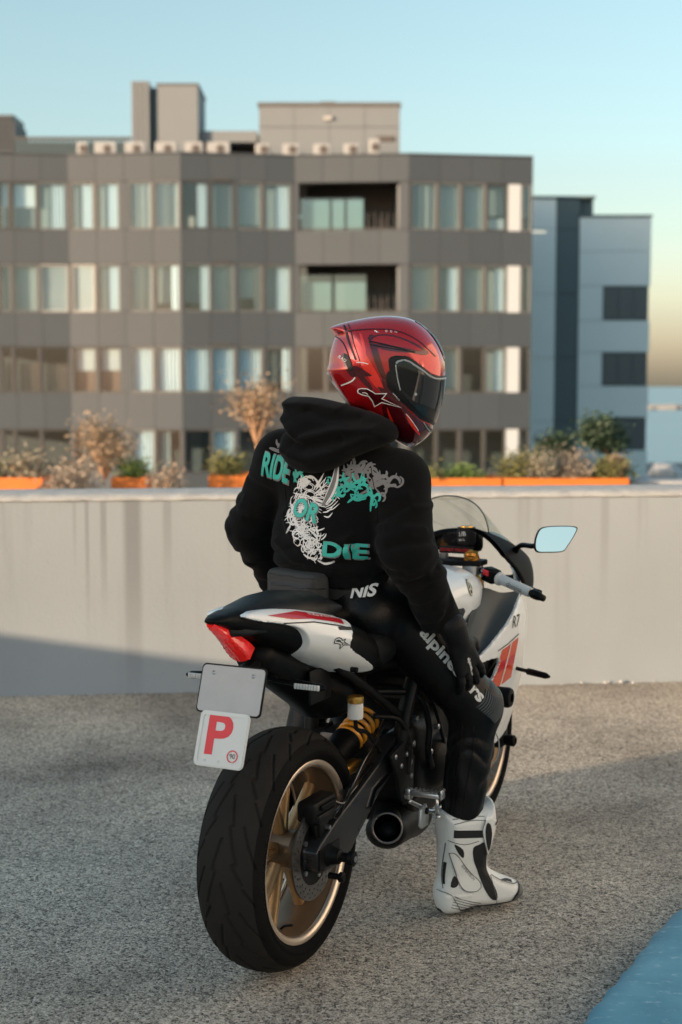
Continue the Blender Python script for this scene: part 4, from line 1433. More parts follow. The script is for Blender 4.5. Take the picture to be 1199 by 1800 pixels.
rad_ = MB().rbox((1.06, -.17, .42), (1.10, .17, .70), .01).build('radiator', K_matt, bike, 40)

# ---- tail section
def prof(x, xs, vs):
    return np.interp(x, xs, vs)
TX = [-.36, -.32, -.26, -.18, -.08, .02, .12, .25, .36]
def tail_body(x, y, z):
    w = prof(x, TX, [.010, .030, .050, .078, .110, .136, .154, .160, .140])
    t = prof(x, TX, [.968, .978, .982, .978, .966, .950, .926, .878, .82])
    b = prof(x, TX, [.962, .950, .925, .888, .848, .805, .765, .725, .71])
    c, h = (t + b) / 2, (t - b) / 2
    q = ((np.abs(y) / w) ** 2.6 + (np.abs(z - c) / h) ** 2.6) ** (1 / 2.6)
    d_ = (q - 1) * np.minimum(w, h)
    return np.maximum(d_, np.maximum(-.35 - x, x - .34))
tail = link_mesh('tail_section', sdf_mesh('tail_section', tail_body, (-.39, -.19, .66), (.37, .19, 1.02), .009, K_black), bike)
PANEL = [tuple(p) for p in spline_closed([(-.275, .972), (-.20, .977), (-.10, .966), (.0, .945), (.088, .918), (.098, .905), (.062, .865), (.082, .838), (.15, .805), (.228, .765), (.20, .756), (.10, .772), (.060, .782), (-.01, .815), (-.062, .848), (-.080, .885), (-.105, .918), (-.16, .938), (-.235, .955)], 5)]
def side_panel(s):
    def f(x, y, z):
        return np.maximum(np.maximum(tail_body(x, y, z) - .007 - .010 * np.clip(1 - np.abs(z - .885 + .25 * x) / .07, 0, 1) * np.clip((x + .15) * 6, 0, 1), poly2(x, z, PANEL)), np.maximum(.028 - s * y, -(tail_body(x, y, z) + .006)))
    return f
pan = link_mesh('side_panel', sdf_mesh('side_panel', side_panel(-1), (-.30, -.20, .73), (.26, -.01, 1.0), .0042, K_white, sharp=50), tail)
link_mesh('side_panel', sdf_mesh('side_panel', side_panel(1), (-.30, .01, .73), (.26, .20, 1.0), .009, K_white, sharp=50), tail)
pb = bvh_of(pan.data)
SX, SZ = (1, 0, 0), (0, 0, 1)          # seen from the right: x runs to the right, z up
def rpoly(pts, n=4):
    p = [tuple(q) for q in spline_closed(pts, n)]
    return tri_fill(p)
def poly_shape(pts):
    return tri_fill(pts)
decal('red_stripe', poly_shape([(-.205, .9645), (-.09, .960), (.00, .941), (.074, .919), (.060, .909), (.0, .925), (-.06, .9385), (-.13, .946)]), (0, 0, 0), SX, SZ, pb, K_red, tail)
decal('stripe_line', merge2([ribbon([(-.16, .940), (-.06, .931), (.02, .912), (.07, .899)], .003), ribbon([(.02, .9045), (.05, .900), (.088, .894)], .008)]), (0, 0, 0), SX, SZ, pb, K_blackprint, tail)
decal('stripe_lettering', xf2(text_shape('WORLD GP 60TH ANNIV.', .0105, .004), .0, .937, R(-12)), (0, 0, 0), SX, SZ, pb, K_print, tail, off=.0022)

def star_logo(s=1.0):
    """star with a long tail and a rounded head, as an outline and its inside"""
    out = [(-1.0, .12), (-.97, .30), (-.80, .42), (-.55, .42), (-.30, .28), (-.18, .12), (.22, .12), (.06, -.08), (.95, -.62), (.10, -.38), (-.26, -.62), (-.36, -.24), (-.62, -.10), (-.90, -.02)]
    return [(x * s, y * s) for x, y in out]
def inset(poly, k):
    n = len(poly); r_ = []
    area = sum(poly[i - 1][0] * poly[i][1] - poly[i][0] * poly[i - 1][1] for i in range(n))
    sg = 1 if area > 0 else -1
    for i in range(n):
        a, b, c = np.array(poly[i - 1]), np.array(poly[i]), np.array(poly[(i + 1) % n])
        e1 = (b - a) / np.linalg.norm(b - a); e2 = (c - b) / np.linalg.norm(c - b)
        n1 = np.array((-e1[1], e1[0])) * sg; n2 = np.array((-e2[1], e2[0])) * sg
        m_ = n1 + n2; m_ = m_ / np.linalg.norm(m_)
        r_.append(tuple(b + m_ * min(k / max(.35, m_ @ n1), k * 2.2)))
    return r_
lg = star_logo(.034)
decal('star_outline', xf2(tri_fill(lg, [list(reversed(inset(lg, .0024)))]), .030, .872, R(6)), (0, 0, 0), SX, SZ, pb, K_blackprint, tail)
decal('star_fill', xf2(merge2([tri_fill(inset(lg, .0058))]), .030, .872, R(6)), (0, 0, 0), SX, SZ, pb, K_blackprint, tail)
MB().cyl((.09, -.178, .786), (.09, -.160, .786), .007, n=14).build('panel_bolt', K_black, tail, 40)

def cowl(x, y, z):
    xs = [-.30, -.26, -.20, -.10, 0, .10, .17, .22]
    w = prof(x, xs, [.01, .045, .070, .088, .096, .098, .092, .08]); t = prof(x, xs, [.972, .983, .990, .998, .996, .982, .955, .915])
    q = ((np.abs(y) / w) ** 2.4 + (np.abs(z - .93) / np.maximum(t - .93, .005)) ** 2.4) ** (1 / 2.4)
    d_ = (q - 1) * np.minimum(w, .05)
    d_ = np.maximum(d_, .92 - z)
    return np.maximum(d_, np.maximum(-.29 - x, x - .21))
link_mesh('seat_cowl', sdf_mesh('seat_cowl', cowl, (-.33, -.14, .90), (.25, .14, 1.02), .008, mat('cowl_vinyl', (.009, .010, .011), .42, bump=.2, bscale=350, spec=.3)), tail)
def seat_f(x, y, z):
    a = ell(x, y, z, (.44, 0, .792), (.34, .150, .075))
    a = smin(a, ell(x, np.abs(y), z, (.30, .085, .80), (.14, .07, .065)), .03)
    a = smax(a, (z - .845), .02)
    return np.maximum(a, .735 - z)
link_mesh('seat', sdf_mesh('seat', seat_f, (.05, -.2, .7), (.82, .2, .9), .011, K_seat), bike)
# undertail, plate carrier
def under(x, y, z):
    a = cone(x, y, z, (-.12, 0, .845), (.22, 0, .70), .05, .085, (1, 1.15, 1))
    return smin(a, rbx(x, y, z, (.28, 0, .685), (.09, .085, .055), .03), .03)
link_mesh('undertail', sdf_mesh('undertail', under, (-.22, -.17, .54), (.40, .17, .93), .012, K_black), tail)
MB().rbox((.0, -.088, .700), (.12, -.080, .79), .004, Matrix.Translation((0, 0, 0))).build('undertail_cover', K_matt, tail, 40)
# tail light: slanting lens with lamp cells
tl = MB(); rings = []
nrm = Vector((-.62, 0, -.78))
for i in range(17):
    t = i / 16
    x = -.345 + .140 * t + .006 * math.sin(t * 3.1); z = .962 - .105 * t
    hw_ = .011 + .020 * min(1, t * 1.2) - .003 * max(0, t - .75) * 4
    fac = .0016 if i % 2 else -.0008
    ring = []
    for k in range(13):
        u_ = -1 + k / 6
        ring.append(Vector((x, u_ * hw_, z)) + nrm * (.010 * (1 - u_ * u_) + .004 + (fac if k % 2 else -fac)))
    for k in range(13):
        u_ = 1 - k / 6
        ring.append(Vector((x + .012 + .014 * t, u_ * hw_ * .9, z + .002 + .018 * t)))
    rings.append(ring)
tl.ring(rings, True, True, True)
tlo = tl.build('tail_light', K_tail, tail, 8)
pc = MB()
pc.tube(spline([(-.10, 0, .835), (-.20, 0, .80), (-.26, 0, .765)], 6), [.026] * 13, 10, squash=1.5)
pc.rbox((-.285, -.055, .70), (-.27, .055, .80), .006)
pc.tube([(-.13, -.06, .793), (-.13, .06, .793)], .006, 8)
pco = pc.build('plate_carrier', K_black, bike, 40)
def plate_frame(x_top, z_top, tilt, yc):
    """frame of a plate: right, up along the slanting face, outward"""
    up = Vector((math.sin(tilt), 0, math.cos(tilt))); out = Vector((-math.cos(tilt), 0, math.sin(tilt)))
    return Matrix(((0, up.x, out.x, x_top), (-1, up.y, out.y, yc), (0, up.z, out.z, z_top), (0, 0, 0, 1)))
PT = R(19)
PM = plate_frame(-.338, .681, PT, -.024)          # centre of the P plate
PM2 = plate_frame(-.290, .792, PT, -.022)         # centre of the number plate behind it
def rounded(w, h, r, n=5):
    o = []
    for cx, cy, a0 in ((w / 2 - r, h / 2 - r, 0), (-w / 2 + r, h / 2 - r, 90), (-w / 2 + r, -h / 2 + r, 180), (w / 2 - r, -h / 2 + r, 270)):
        for k in range(n + 1):
            a = R(a0 + 90 * k / n)
            o.append((cx + r * math.cos(a), cy + r * math.sin(a)))
    return o
def flat(poly, z0, z1, M, holes=()):
    v, f = tri_fill(poly, [list(reversed(h)) for h in holes])
    mb = MB()
    mb.add([M @ Vector((x, y, z1)) for x, y in v], f); mb.add([M @ Vector((x, y, z0)) for x, y in v], [tuple(reversed(q)) for q in f])
    for lp in [poly] + list(holes):
        k = len(lp)
        mb.add([M @ Vector((x, y, z0)) for x, y in lp] + [M @ Vector((x, y, z1)) for x, y in lp], [(i, (i + 1) % k, (i + 1) % k + k, i + k) for i in range(k)])
    return mb
def flat_shape(shape, z, M):
    return MB().add([M @ Vector((x, y, z)) for x, y in shape[0]], shape[1])
npl = flat(rounded(.172, .112, .01), -.001, .001, PM2).build('number_plate', mat('number_plate_face', (.38, .39, .395), .4, var=.1, vscale=25), bike, 40)
flat(rounded(.180, .120, .012), -.004, -.0012, PM2).build('plate_holder', K_black, npl, 40)
for x in (-.055, .055):
    MB().lathe([(0, 0), (.002, .0045), (0, .0055)], (0, 0, 0), 'z', 10).build('plate_screw', K_bolt, npl, 40).matrix_local = PM2 @ Matrix.Translation((x, .038, .0012))
pp = flat(rounded(.136, .132, .013), -.0015, .0015, PM).build('provisional_plate', K_plate, bike, 40)
flat(rounded(.130, .126, .011), .0016, .0036, PM, [rounded(.116, .112, .006)]).build('plate_rim', K_plate, pp, 40)
flat_shape(xf2(text_shape('P', .132, .028, 0, 1.08), -.012, .006), .0022, PM).build('plate_letter', K_pred, pp)
c24 = [(.0150 * math.cos(t), .0150 * math.sin(t)) for t in (2 * math.pi * k / 32 for k in range(32))]
c24i = [(x * .80, y * .80) for x, y in c24]
flat_shape(xf2(tri_fill(c24, [list(reversed(c24i))]), .036, -.036), .0024, PM).build('plate_ring', K_pred, pp)
flat_shape(xf2(text_shape('90', .0165, .003), .036, -.036), .0024, PM).build('plate_number', mat('plate_number_ink', (.10, .03, .04), .5), pp)
for x in (-.038, 0, .038):
    MB().lathe([(0, 0), (.0012, .003), (0, .004)], (0, 0, 0), 'z', 10).build('rivet', K_plate, pp, 40).matrix_local = PM @ Matrix.Translation((x, -.052, .0016))
def indicator(p, dirv, ln, name='indicator'):
    dv = Vector(dirv).normalized(); p = Vector(p)
    o = MB().tube([p, p + dv * ln * .38, p + dv * ln * .42, p + dv * ln * .9, p + dv * ln], [.006, .0065, .011, .010, .004], 12).build(name, K_black, bike, 40)
    return o
for s in (-1, 1):
    io = indicator((-.13, s * .05, .79), (-.05, s, -.05), .15)
    lens = MB()
    for k in range(9):
        y = s * (.122 + k * .0078)
        lens.rbox((-.151, y - .0036, .777), (-.144, y + .0036, .791), .002)
    lens.build('lens', mat('clear_lens', (.55, .56, .55), .2, coat=.6), io, 40)

# ---- tank, tank cover, fairing
def tank_f(x, y, z):
    xs = [.50, .58, .68, .80, .92, 1.02, 1.08, 1.11]
    w = prof(x, xs, [.06, .10, .130, .158, .176, .172, .158, .14]); t = prof(x, xs, [.84, .875, .915, .945, .957, .950, .930, .90])
    b = prof(x, xs, [.76, .755, .745, .74, .735, .76, .80, .84])
    c, h = (t + b) / 2, np.maximum((t - b) / 2, .01)
    q = ((np.abs(y) / w) ** 3.0 + (np.abs(z - c) / h) ** 2.6) ** (1 / 2.8)
    d_ = (q - 1) * np.minimum(w, h)
    d_ = smax(d_, -(ell(x, np.abs(y), z, (.80, .235, .80), (.17, .085, .07))), .02)     # knee recess
    return smax(smax(d_, x - 1.085, .02), .52 - x, .02)
tank = link_mesh('fuel_tank', sdf_mesh('fuel_tank', tank_f, (.46, -.21, .70), (1.14, .21, .99), .009, K_white), bike)
tb = bvh_of(tank.data)
ov = [(.017 * math.cos(t), .026 * math.sin(t)) for t in (2 * math.pi * k / 32 for k in range(32))]
decal('tank_badge', xf2(tri_fill(ov), .93, .893, R(-14)), (0, 0, 0), SX, SZ, tb, K_blackprint, tank, off=.0015)
decal('tank_badge_face', xf2(tri_fill([(x * .86, y * .88) for x, y in ov], [[(x * .66, y * .70) for x, y in reversed(ov)]]), .93, .893, R(-14)), (0, 0, 0), SX, SZ, tb, K_cream, tank, off=.0025)
decal('tank_badge_forks', xf2(merge2([ribbon([(0, 0), (.011 * math.cos(a), .017 * math.sin(a))], .005) for a in (R(90), R(210), R(330))]), .93, .893, R(-14)), (0, 0, 0), SX, SZ, tb, K_cream, tank, off=.0026)
TX_, TY_ = (0, -1, 0), (1, 0, 0)        # seen from above
decal('tank_stripe', tri_fill([(-.075, .93), (.10, .965), (.105, 1.06), (-.075, 1.06)]), (0, 0, 0), TX_, TY_, tb, K_red, tank)
MB().lathe([(0, 0), (.0, .045), (.006, .05), (.012, .046), (.014, 0)], (.99, 0, .952), 'z', 28).build('filler_cap', K_matt, tank, 40)

def patch(grid, th, m, name, parent, sub=8):
    """smooth skin through a grid of points, given a thickness"""
    g = np.array(grid, float)
    rows_ = [np.array(spline(list(r), sub)) for r in g]
    cols = np.array([np.array(spline([r[i] for r in rows_], sub)) for i in range(len(rows_[0]))])      # (nu, nv, 3)
    nu, nv = cols.shape[:2]
    du = np.gradient(cols, axis=0); dv = np.gradient(cols, axis=1)
    nn = np.cross(du, dv); nn /= np.maximum(np.linalg.norm(nn, axis=2), 1e-9)[..., None]
    A, B = cols, cols + nn * th
    mb = MB()
    mb.v = [tuple(p) for p in A.reshape(-1, 3)] + [tuple(p) for p in B.reshape(-1, 3)]
    N = nu * nv
    for i in range(nu - 1):
        for j in range(nv - 1):
            a = i * nv + j
            mb.f.append((a, a + 1, a + nv + 1, a + nv)); mb.f.append((N + a + nv, N + a + nv + 1, N + a + 1, N + a))
    edge = [(i * nv) for i in range(nu)] + [((nu - 1) * nv + j) for j in range(1, nv)] + [(i * nv + nv - 1) for i in range(nu - 2, -1, -1)] + [j for j in range(nv - 2, 0, -1)]
    for k in range(len(edge)):
        a, b = edge[k], edge[(k + 1) % len(edge)]
        mb.f.append((a, b, b + N, a + N))
    mb.m = [0] * len(mb.f)
    return mb.build(name, m, parent, 40)
for s in (-1, 1):
    # dark cover between tank and fairing: hollow, falling from the steering head to the knee
    g = [[(1.248, s * .238, .852), (1.16, s * .195, .850), (1.10, s * .165, .870), (1.05, s * .163, .875)],
         [(1.10, s * .246, .788), (1.045, s * .196, .780), (.985, s * .174, .800), (.955, s * .172, .830)],
         [(.96, s * .230, .720), (.925, s * .196, .706), (.892, s * .182, .735), (.875, s * .180, .775)],
         [(.842, s * .206, .662), (.835, s * .200, .655), (.830, s * .194, .680), (.832, s * .188, .715)]]
    patch(g, .004 * s, K_cover, 'tank_cover', bike)
FAIR = [tuple(p) for p in spline_closed([(1.25, .858), (1.10, .79), (.96, .722), (.845, .668), (.815, .625), (.83, .56), (.865, .50), (.90, .44), (1.0, .37), (1.2, .37), (1.34, .50), (1.44, .66), (1.50, .80), (1.44, .90), (1.34, .90)], 5)]
OPEN = [tuple(p) for p in spline_closed([(.862, .655), (.93, .668), (1.00, .664), (1.005, .64), (.965, .59), (.93, .555), (.885, .555), (.858, .60)], 4)]
def fair_lat(x, z):
    l = np.interp(x, [.80, .86, .95, 1.05, 1.14, 1.22, 1.32, 1.42, 1.52], [.200, .214, .232, .247, .253, .248, .220, .178, .13])
    return l - np.interp(z, [.36, .45, .58, .70, .78, .86, .92], [.070, .040, .012, .0, .0, .022, .05])
def fairing(s):
    def f(x, y, z):
        return np.maximum(np.maximum(np.abs(s * y - fair_lat(x, z)) - .006, poly2(x, z, FAIR)), -poly2(x, z, OPEN))
    return f
fairs = []
for s in (-1, 1):
    lo, hi = ((.78, -.30, .33), (1.55, -.03, .93)) if s < 0 else ((.78, .03, .33), (1.55, .30, .93))
    fairs.append(link_mesh('side_fairing', sdf_mesh('side_fairing', fairing(s), lo, hi, .006 if s < 0 else .012, K_white, sharp=50), bike))
fb_ = bvh_of(fairs[0].data)
decal('orange_block', tri_fill([(1.015, .690), (1.135, .712), (1.105, .585), (.955, .560)]), (0, 0, 0), SX, SZ, fb_, K_ored, fairs[0])
decal('red_block', tri_fill([(1.017, .652), (1.12, .662), (1.115, .63), (.995, .617)]), (0, 0, 0), SX, SZ, fb_, K_red, fairs[0], off=.002)
decal('white_line', ribbon([(1.075, .703), (1.025, .570)], .007), (0, 0, 0), SX, SZ, fb_, K_print, fairs[0], off=.0026)
decal('black_line', ribbon([(.985, .690), (1.14, .722)], .004), (0, 0, 0), SX, SZ, fb_, K_blackprint, fairs[0])
decal('red_line', ribbon([(.835, .655), (.84, .60), (.86, .55)], .006), (0, 0, 0), SX, SZ, fb_, K_red, fairs[0], off=.002)
decal('fairing_number', xf2(text_shape('R7', .055, .006, .2), 1.11, .765), (0, 0, 0), SX, SZ, fb_, K_blackprint, fairs[0])
decal('fairing_lettering', xf2(text_shape('IS', .075, .010, .2), .955, .475, R(28)), (0, 0, 0), SX, SZ, fb_, K_blackprint, fairs[0])
for s in (-1, 1):
    MB().tube([(1.22, s * .16, .70), (.93, s * .165, .61)], .045, 10).build('duct_lining', K_black, fairs[0 if s < 0 else 1], 'smooth')
    sl = MB().lathe([(-.302, 0), (-.302, .016), (-.300, .028), (-.292, .032), (-.225, .032), (-.216, .028), (-.214, .015), (-.15, .015)] if s < 0 else [(.302, 0), (.300, .028), (.292, .032), (.225, .032), (.214, .015), (.15, .015)], (.955, 0, .552), n=28)
    slo = sl.build('crash_bobbin', K_black, bike, 40)
    MB().lathe([(s * .3025, .0), (s * .3025, .014)], (.955, 0, .552), n=16).build('bobbin_dark_disc', K_hole, slo)  # no hole cut: flat black disc stands in for its shade
    io = indicator((1.15, s * .235, .608), (-.22, s, -.10), .14)

# upper cowl and screen
def upper(x, y, z):
    a = ell(x, y, z, (1.22, 0, .86), (.42, .236, .215))
    a = np.abs(a) - .007
    cut = (x - 1.20) * .64 + (z - 1.0) * .77 + .02          # trailing edge
    cut2 = z - (1.035 - (x - 1.2) * .45)
    return np.maximum(np.maximum(a, -(x - 1.19 - (.93 - z) * .95)), np.maximum(cut2, .83 - z))
up = link_mesh('upper_fairing', sdf_mesh('upper_fairing', upper, (1.15, -.26, .80), (1.68, .26, 1.1), .007, K_inner), bike)
def arch(x, zb, zt, w, n=24, pw=2.3):
    o = []
    for k in range(n + 1):
        a = math.pi * k / n
        c, s_ = math.cos(a), math.sin(a)
        o.append((x, w * math.copysign(abs(c) ** (2 / pw), c), zb + (zt - zb) * abs(s_) ** (2 / pw)))
    return o
secs = []
for t in np.linspace(0, 1, 7):
    x = 1.185 + .36 * t
    o = arch(x, 1.03 - .06 * t, 1.158 - .12 * t - .05 * t * t, .132 - .055 * t)
    secs.append([(p[0] + (1.158 - p[2]) * .10 * (1 - t), p[1], p[2]) for p in o])
ins = [[(p[0], p[1] * .976, p[2] - .003) for p in o] for o in secs]
mb = MB(); mb.ring(secs, False); mb.ring(ins, False)
mb.ring([secs[0], ins[0]], False)
scr = mb.build('windscreen', K_screen, bike, 60)
MB().tube(secs[0], .0026, 6).build('screen_edge', mat('screen_edge', (.08, .10, .095), .2), scr, 'smooth')
for s in (-1, 1):
    g = [[(1.185, s * .132, 1.045), (1.30, s * .140, 1.02), (1.42, s * .13, .985)], [(1.195, s * .165, 1.01), (1.31, s * .175, .985), (1.44, s * .16, .95)], [(1.225, s * .196, .955), (1.33, s * .205, .935), (1.46, s * .18, .90)]]
    patch(g, .003 * s, K_surr, 'screen_surround', scr)
    MB().lathe([(-.004, 0), (-.002, .006), (.004, .006)], (1.22, s * .165, 1.0), 'x', 12).build('screen_bolt', K_bolt, scr, 40)
    # mirror: head, glass and stalk
    mp = [tuple(p) for p in spline_closed([(-.066, -.022), (-.060, .012), (-.040, .036), (.02, .040), (.062, .037), (.063, .022), (.035, -.022), (.018, -.038), (-.030, -.040), (-.058, -.038)], 4)]
    cM = Vector((1.10, s * .392, 1.040))
    outw = Vector((-.85, s * .49, .15)).normalized() if s < 0 else Vector((-1.0, -s * .18, -.05)).normalized()
    rgt = Vector((0, 0, 1)).cross(outw).normalized(); upv = outw.cross(rgt)
    MM = Matrix(((rgt.x, upv.x, outw.x, cM.x), (rgt.y, upv.y, outw.y, cM.y), (rgt.z, upv.z, outw.z, cM.z), (0, 0, 0, 1)))
    pts_ = mp if s < 0 else [(-x, y) for x, y in reversed(mp)]
    head = MB(); rr_ = []
    for z, k in ((.0015, .985), (.004, 1.03), (-.006, 1.06), (-.022, .95), (-.034, .62), (-.038, .2)):
        rr_.append([MM @ Vector((x * k, y * k, z)) for x, y in pts_])
    head.ring(rr_, True, False, True)
    mo = head.build('mirror', K_black, bike, 50)
    flat([(x * .985, y * .985) for x, y in pts_], 0.0, .002, MM).build('mirror_glass', K_mirror, mo)
    MB().tube(spline([(1.27, s * .19, .965), (1.22, s * .235, 1.0), (1.155, s * .30, 1.008), (1.125, s * .345, 1.022)], 6), [.012] * 4 + [.0085] * 11 + [.012] * 4, 10).build('mirror_stalk', K_black, mo, 'smooth')

# ---- steering: forks, clamp, bars, instruments
tilt = R(24)
fd = Vector((math.sin(tilt), 0, -math.cos(tilt)))
for s in (-1, 1):
    top = Vector((1.125, s * .100, .965))
    bot = top + fd * .62
    fk = MB().cyl(top, top + fd * .40, .0255, n=20).build('fork', K_ogold, bike, 40)
    MB().cyl(top + fd * .30, bot, .029, .031, 20).build('fork_lower', K_matt, fk, 40)
    MB().cyl(top - fd * .012, top, .024, n=20).build('fork_cap', K_ogold, fk, 40)
    MB().cyl(top - fd * .024, top - fd * .0125, .009, n=6).build('preload_nut', K_ogold, fk)
    MB().rbox((1.36, s * .105 - .022, .275), (1.43, s * .105 + .022, .37), .012).build('fork_foot', K_matt, fk, 40)
    MB().rbox((1.275, s * .098 - .032, .34), (1.345, s * .098 + .018, .46), .014).build('front_caliper', K_matt, fk, 40)
    MB().rbox((1.17, s * .100 - .018, .84), (1.20, s * .100 + .018, .90), .004).build('fork_sticker', K_sock, fk, 40)
    ao = MB().lathe([(s * .165, 0), (s * .165, .014), (s * .160, .020), (s * .135, .020), (s * .13, .015), (s * .10, .016)], (1.395, 0, FW), n=20).build('front_axle_bobbin', K_black, bike, 40)
    MB().lathe([(s * .1655, 0), (s * .1655, .010)], (1.395, 0, FW), n=16).build('bobbin_dark_disc', K_hole, ao)  # flat black disc in place of a shaded hole
    cl = MB().lathe([(-.016, .024), (-.016, .034), (.016, .034), (.016, .024)], (1.137, s * .100, .925), 'z', 28, True).build('clip_on_clamp', K_silver, bike, 40)
    b0, b1 = Vector((1.130, s * .125, .925)), Vector((1.015, s * .382, .862))
    bar_ = MB().tube([b0, b1], .0105, 12).build('handlebar', K_matt, bike, 'smooth')
    dv = (b1 - b0).normalized()
    MB().tube([b0 + dv * .085, b0 + dv * .092, b0 + dv * .098, b0 + dv * .102, b0 + dv * .225, b0 + dv * .232], [.016, .0225, .0225, .0165, .0165, .0150], 20).build('grip', K_grip, bar_, 40)
    MB().tube([b0 + dv * .236, b0 + dv * .242, b0 + dv * .262, b0 + dv * .275, b0 + dv * .283], [.0125, .0150, .0150, .012, .004], 16).build('bar_end', K_black, bar_, 40)
    sM = Matrix.Translation(b0 + dv * .055) @ dv.to_track_quat('X', 'Z').to_matrix().to_4x4()
    sb_ = MB().rbox((-.026, -.022, -.024), (.026, .022, .022), .007, sM).build('switch_block', K_black, bar_, 40)
    if s < 0:
        MB().rbox((-.014, -.026, .006), (.010, -.018, .0235), .002, sM @ Matrix.Rotation(.25, 4, 'X')).build('kill_switch', mat('red_switch', (.75, .03, .04), .45), bar_, 40)
        for k in range(2):
            MB().lathe([(0, .004), (.003, .006), (.0, .0065)], (0, 0, 0), 'z', 14).build('switch_ring', K_silver, bar_).matrix_local = sM @ Matrix.Translation((-.018 - .002 * k, -.023, .012 - .017 * k)) @ Matrix.Rotation(R(90), 4, 'X')
        decal('grip_lettering', xf2(text_shape('domino', .022, 0, .3), 0, 0), b0 + dv * .16 + Vector((-.03, 0, 0)), dv, Vector((.25, 0, 1)) - dv * dv.dot(Vector((.25, 0, 1))), bvh_of(bpy.data.objects[[c.name for c in bar_.children if c.name.startswith('grip')][0]].data), K_blackprint, bar_, off=.0006)
    lv_ = MB().tube(spline([b0 + dv * .045 + Vector((.03, 0, .0)), b0 + dv * .10 + Vector((.062, 0, -.004)), b0 + dv * .18 + Vector((.066, 0, -.006)), b0 + dv * .25 + Vector((.06, 0, 0))], 6), [.007] * 10 + [.006] * 9, 8)
    lv_.build('brake_lever' if s < 0 else 'clutch_lever', K_matt, bar_, 'smooth')
tc_ = bevel_obj(MB().add([(1.10, -.14, .938), (1.17, -.14, .938), (1.19, 0, .938), (1.17, .14, .938), (1.10, .14, .938), (1.075, 0, .938), (1.10, -.14, .956), (1.17, -.14, .956), (1.19, 0, .956), (1.17, .14, .956), (1.10, .14, .956), (1.075, 0, .956)],
        [(0, 1, 2, 3, 4, 5), (11, 10, 9, 8, 7, 6), (0, 1, 7, 6), (1, 2, 8, 7), (2, 3, 9, 8), (3, 4, 10, 9), (4, 5, 11, 10), (5, 0, 6, 11)]).build('triple_clamp', K_matt, bike), .004, 2)
MB().cyl((1.13, 0, .956), (1.13, 0, .972), .016, n=6).build('stem_nut', K_silver, tc_)
MB().lathe([(.0, .0), (.0, .018), (.008, .018), (.010, .0)], (1.118, -.1, .972), 'z', 20).build('preload_ring', K_ogold, tc_, 40)
kr = [(.016 * math.cos(t), .0, .016 * math.sin(t)) for t in (2 * math.pi * k / 20 for k in range(21))]
MB().tube([(1.11 + a * .3, .045 + a, .978 + c) for a, b, c in kr], .0022, 6).build('key_ring', K_silver, tc_, 'smooth')
MB().rbox((1.08, .02, .958), (1.12, .035, .966), .002).build('ignition_key', K_silver, tc_, 40)
ins_ = MB().rbox((1.24, -.085, .965), (1.29, .085, 1.035), .018, Matrix.Translation((0, 0, 0))).build('instrument_cluster', K_black, bike, 40)
MB().box((1.237, -.07, .980), (1.2395, .07, 1.025)).build('display', K_gloss, ins_)
MB().tube(spline([(1.20, .10, .975), (1.22, .085, 1.01), (1.25, .05, 1.025), (1.28, 0, 1.03)], 6), .014, 8).build('cable_loom', K_black, ins_, 'smooth')
sock = MB().lathe([(-.028, .0), (-.028, .026), (-.022, .031), (.016, .031), (.022, .029), (.026, .031), (.027, .026), (.027, 0)], (1.195, -.055, 1.028), 'z', 28).build('front_reservoir', K_knit, bike, 40)
MB().lathe([(.0275, 0), (.0275, .022), (.031, .021), (.032, 0)], (1.195, -.055, 1.028), 'z', 24).build('reservoir_cap', K_ogold, sock, 40)
skb = bvh_of(sock.data)
BX, BZ_ = (0, -1, 0), (0, 0, 1)        # seen from behind
for j, (tx, sz, zz_) in enumerate((('1/8', .022, .006), ('MX-L', .010, -.013))):
    me_o = decal('sock_lettering', xf2(text_shape(tx, sz, .005), 0, zz_, R(8)), (1.195, -.057, 1.028), (-.25, -1, 0), BZ_, skb, K_print, sock, off=.001)
strap = MB().rbox((1.185, -.082, .966), (1.193, .04, .990), .003).build('strap', K_knit, bike, 40)
flat_shape(text_shape('DO NOT YOU ONLY', .0145, .004, 0, .82), .0, Matrix(((0, 0, -1, 1.1838), (-1, 0, 0, -.022), (0, 1, 0, .978), (0, 0, 0, 1)))).build('strap_lettering', K_redprint, strap)
def fender(x, y, z):
    r_ = np.sqrt((x - 1.395) ** 2 + (z - FW) ** 2)
    a = np.abs(np.sqrt((r_ - FW + .045) ** 2 + (y * .95) ** 2) - .068) - .003
    ang = np.arctan2(z - FW, x - 1.395)
    return np.maximum(np.maximum(a, (FW - .03) - r_), np.maximum(np.abs(ang - 1.75) - 1.0, -1))
link_mesh('front_fender', sdf_mesh('front_fender', fender, (1.05, -.1, .3), (1.75, .1, .72), .010, K_black), bike)
amb = MB().rbox((1.215, -.128, .43), (1.235, -.112, .49), .006).build('side_reflector', K_amber, bike, 40)
# ================================================================== THE RIDER
# same local frame as the motorcycle; clothes, helmet, boots and gloves are parts of the person
C_cloth = mat('black_fleece', (.0056, .0055, .0056), .95, var=.25, vscale=40, bump=.4, bscale=600, sheen=.05, spec=.08)
C_leather = mat('black_leather', (.0035, .0035, .0038), .36, var=.3, vscale=30, bump=.35, bscale=180, rvar=.1, spec=.20)
C_rib = mat('grey_stretch_panel', (.055, .062, .066), .6)
C_boot = mat('white_boot', (.76, .76, .73), .42, var=.10, vscale=18, bump=.12, bscale=220, rvar=.08)
C_bootplate = mat('white_boot_plastic', (.80, .80, .77), .22, coat=.5)
C_bootblack = mat('boot_black', (.012, .012, .013), .5)
C_bootgrey = mat('boot_grey', (.14, .14, .135), .5, var=.2, vscale=40)
C_skin = mat('skin', (.45, .28, .21), .5)
C_glove = mat('black_glove', (.006, .006, .0065), .55, spec=.2, bump=.35, bscale=220)
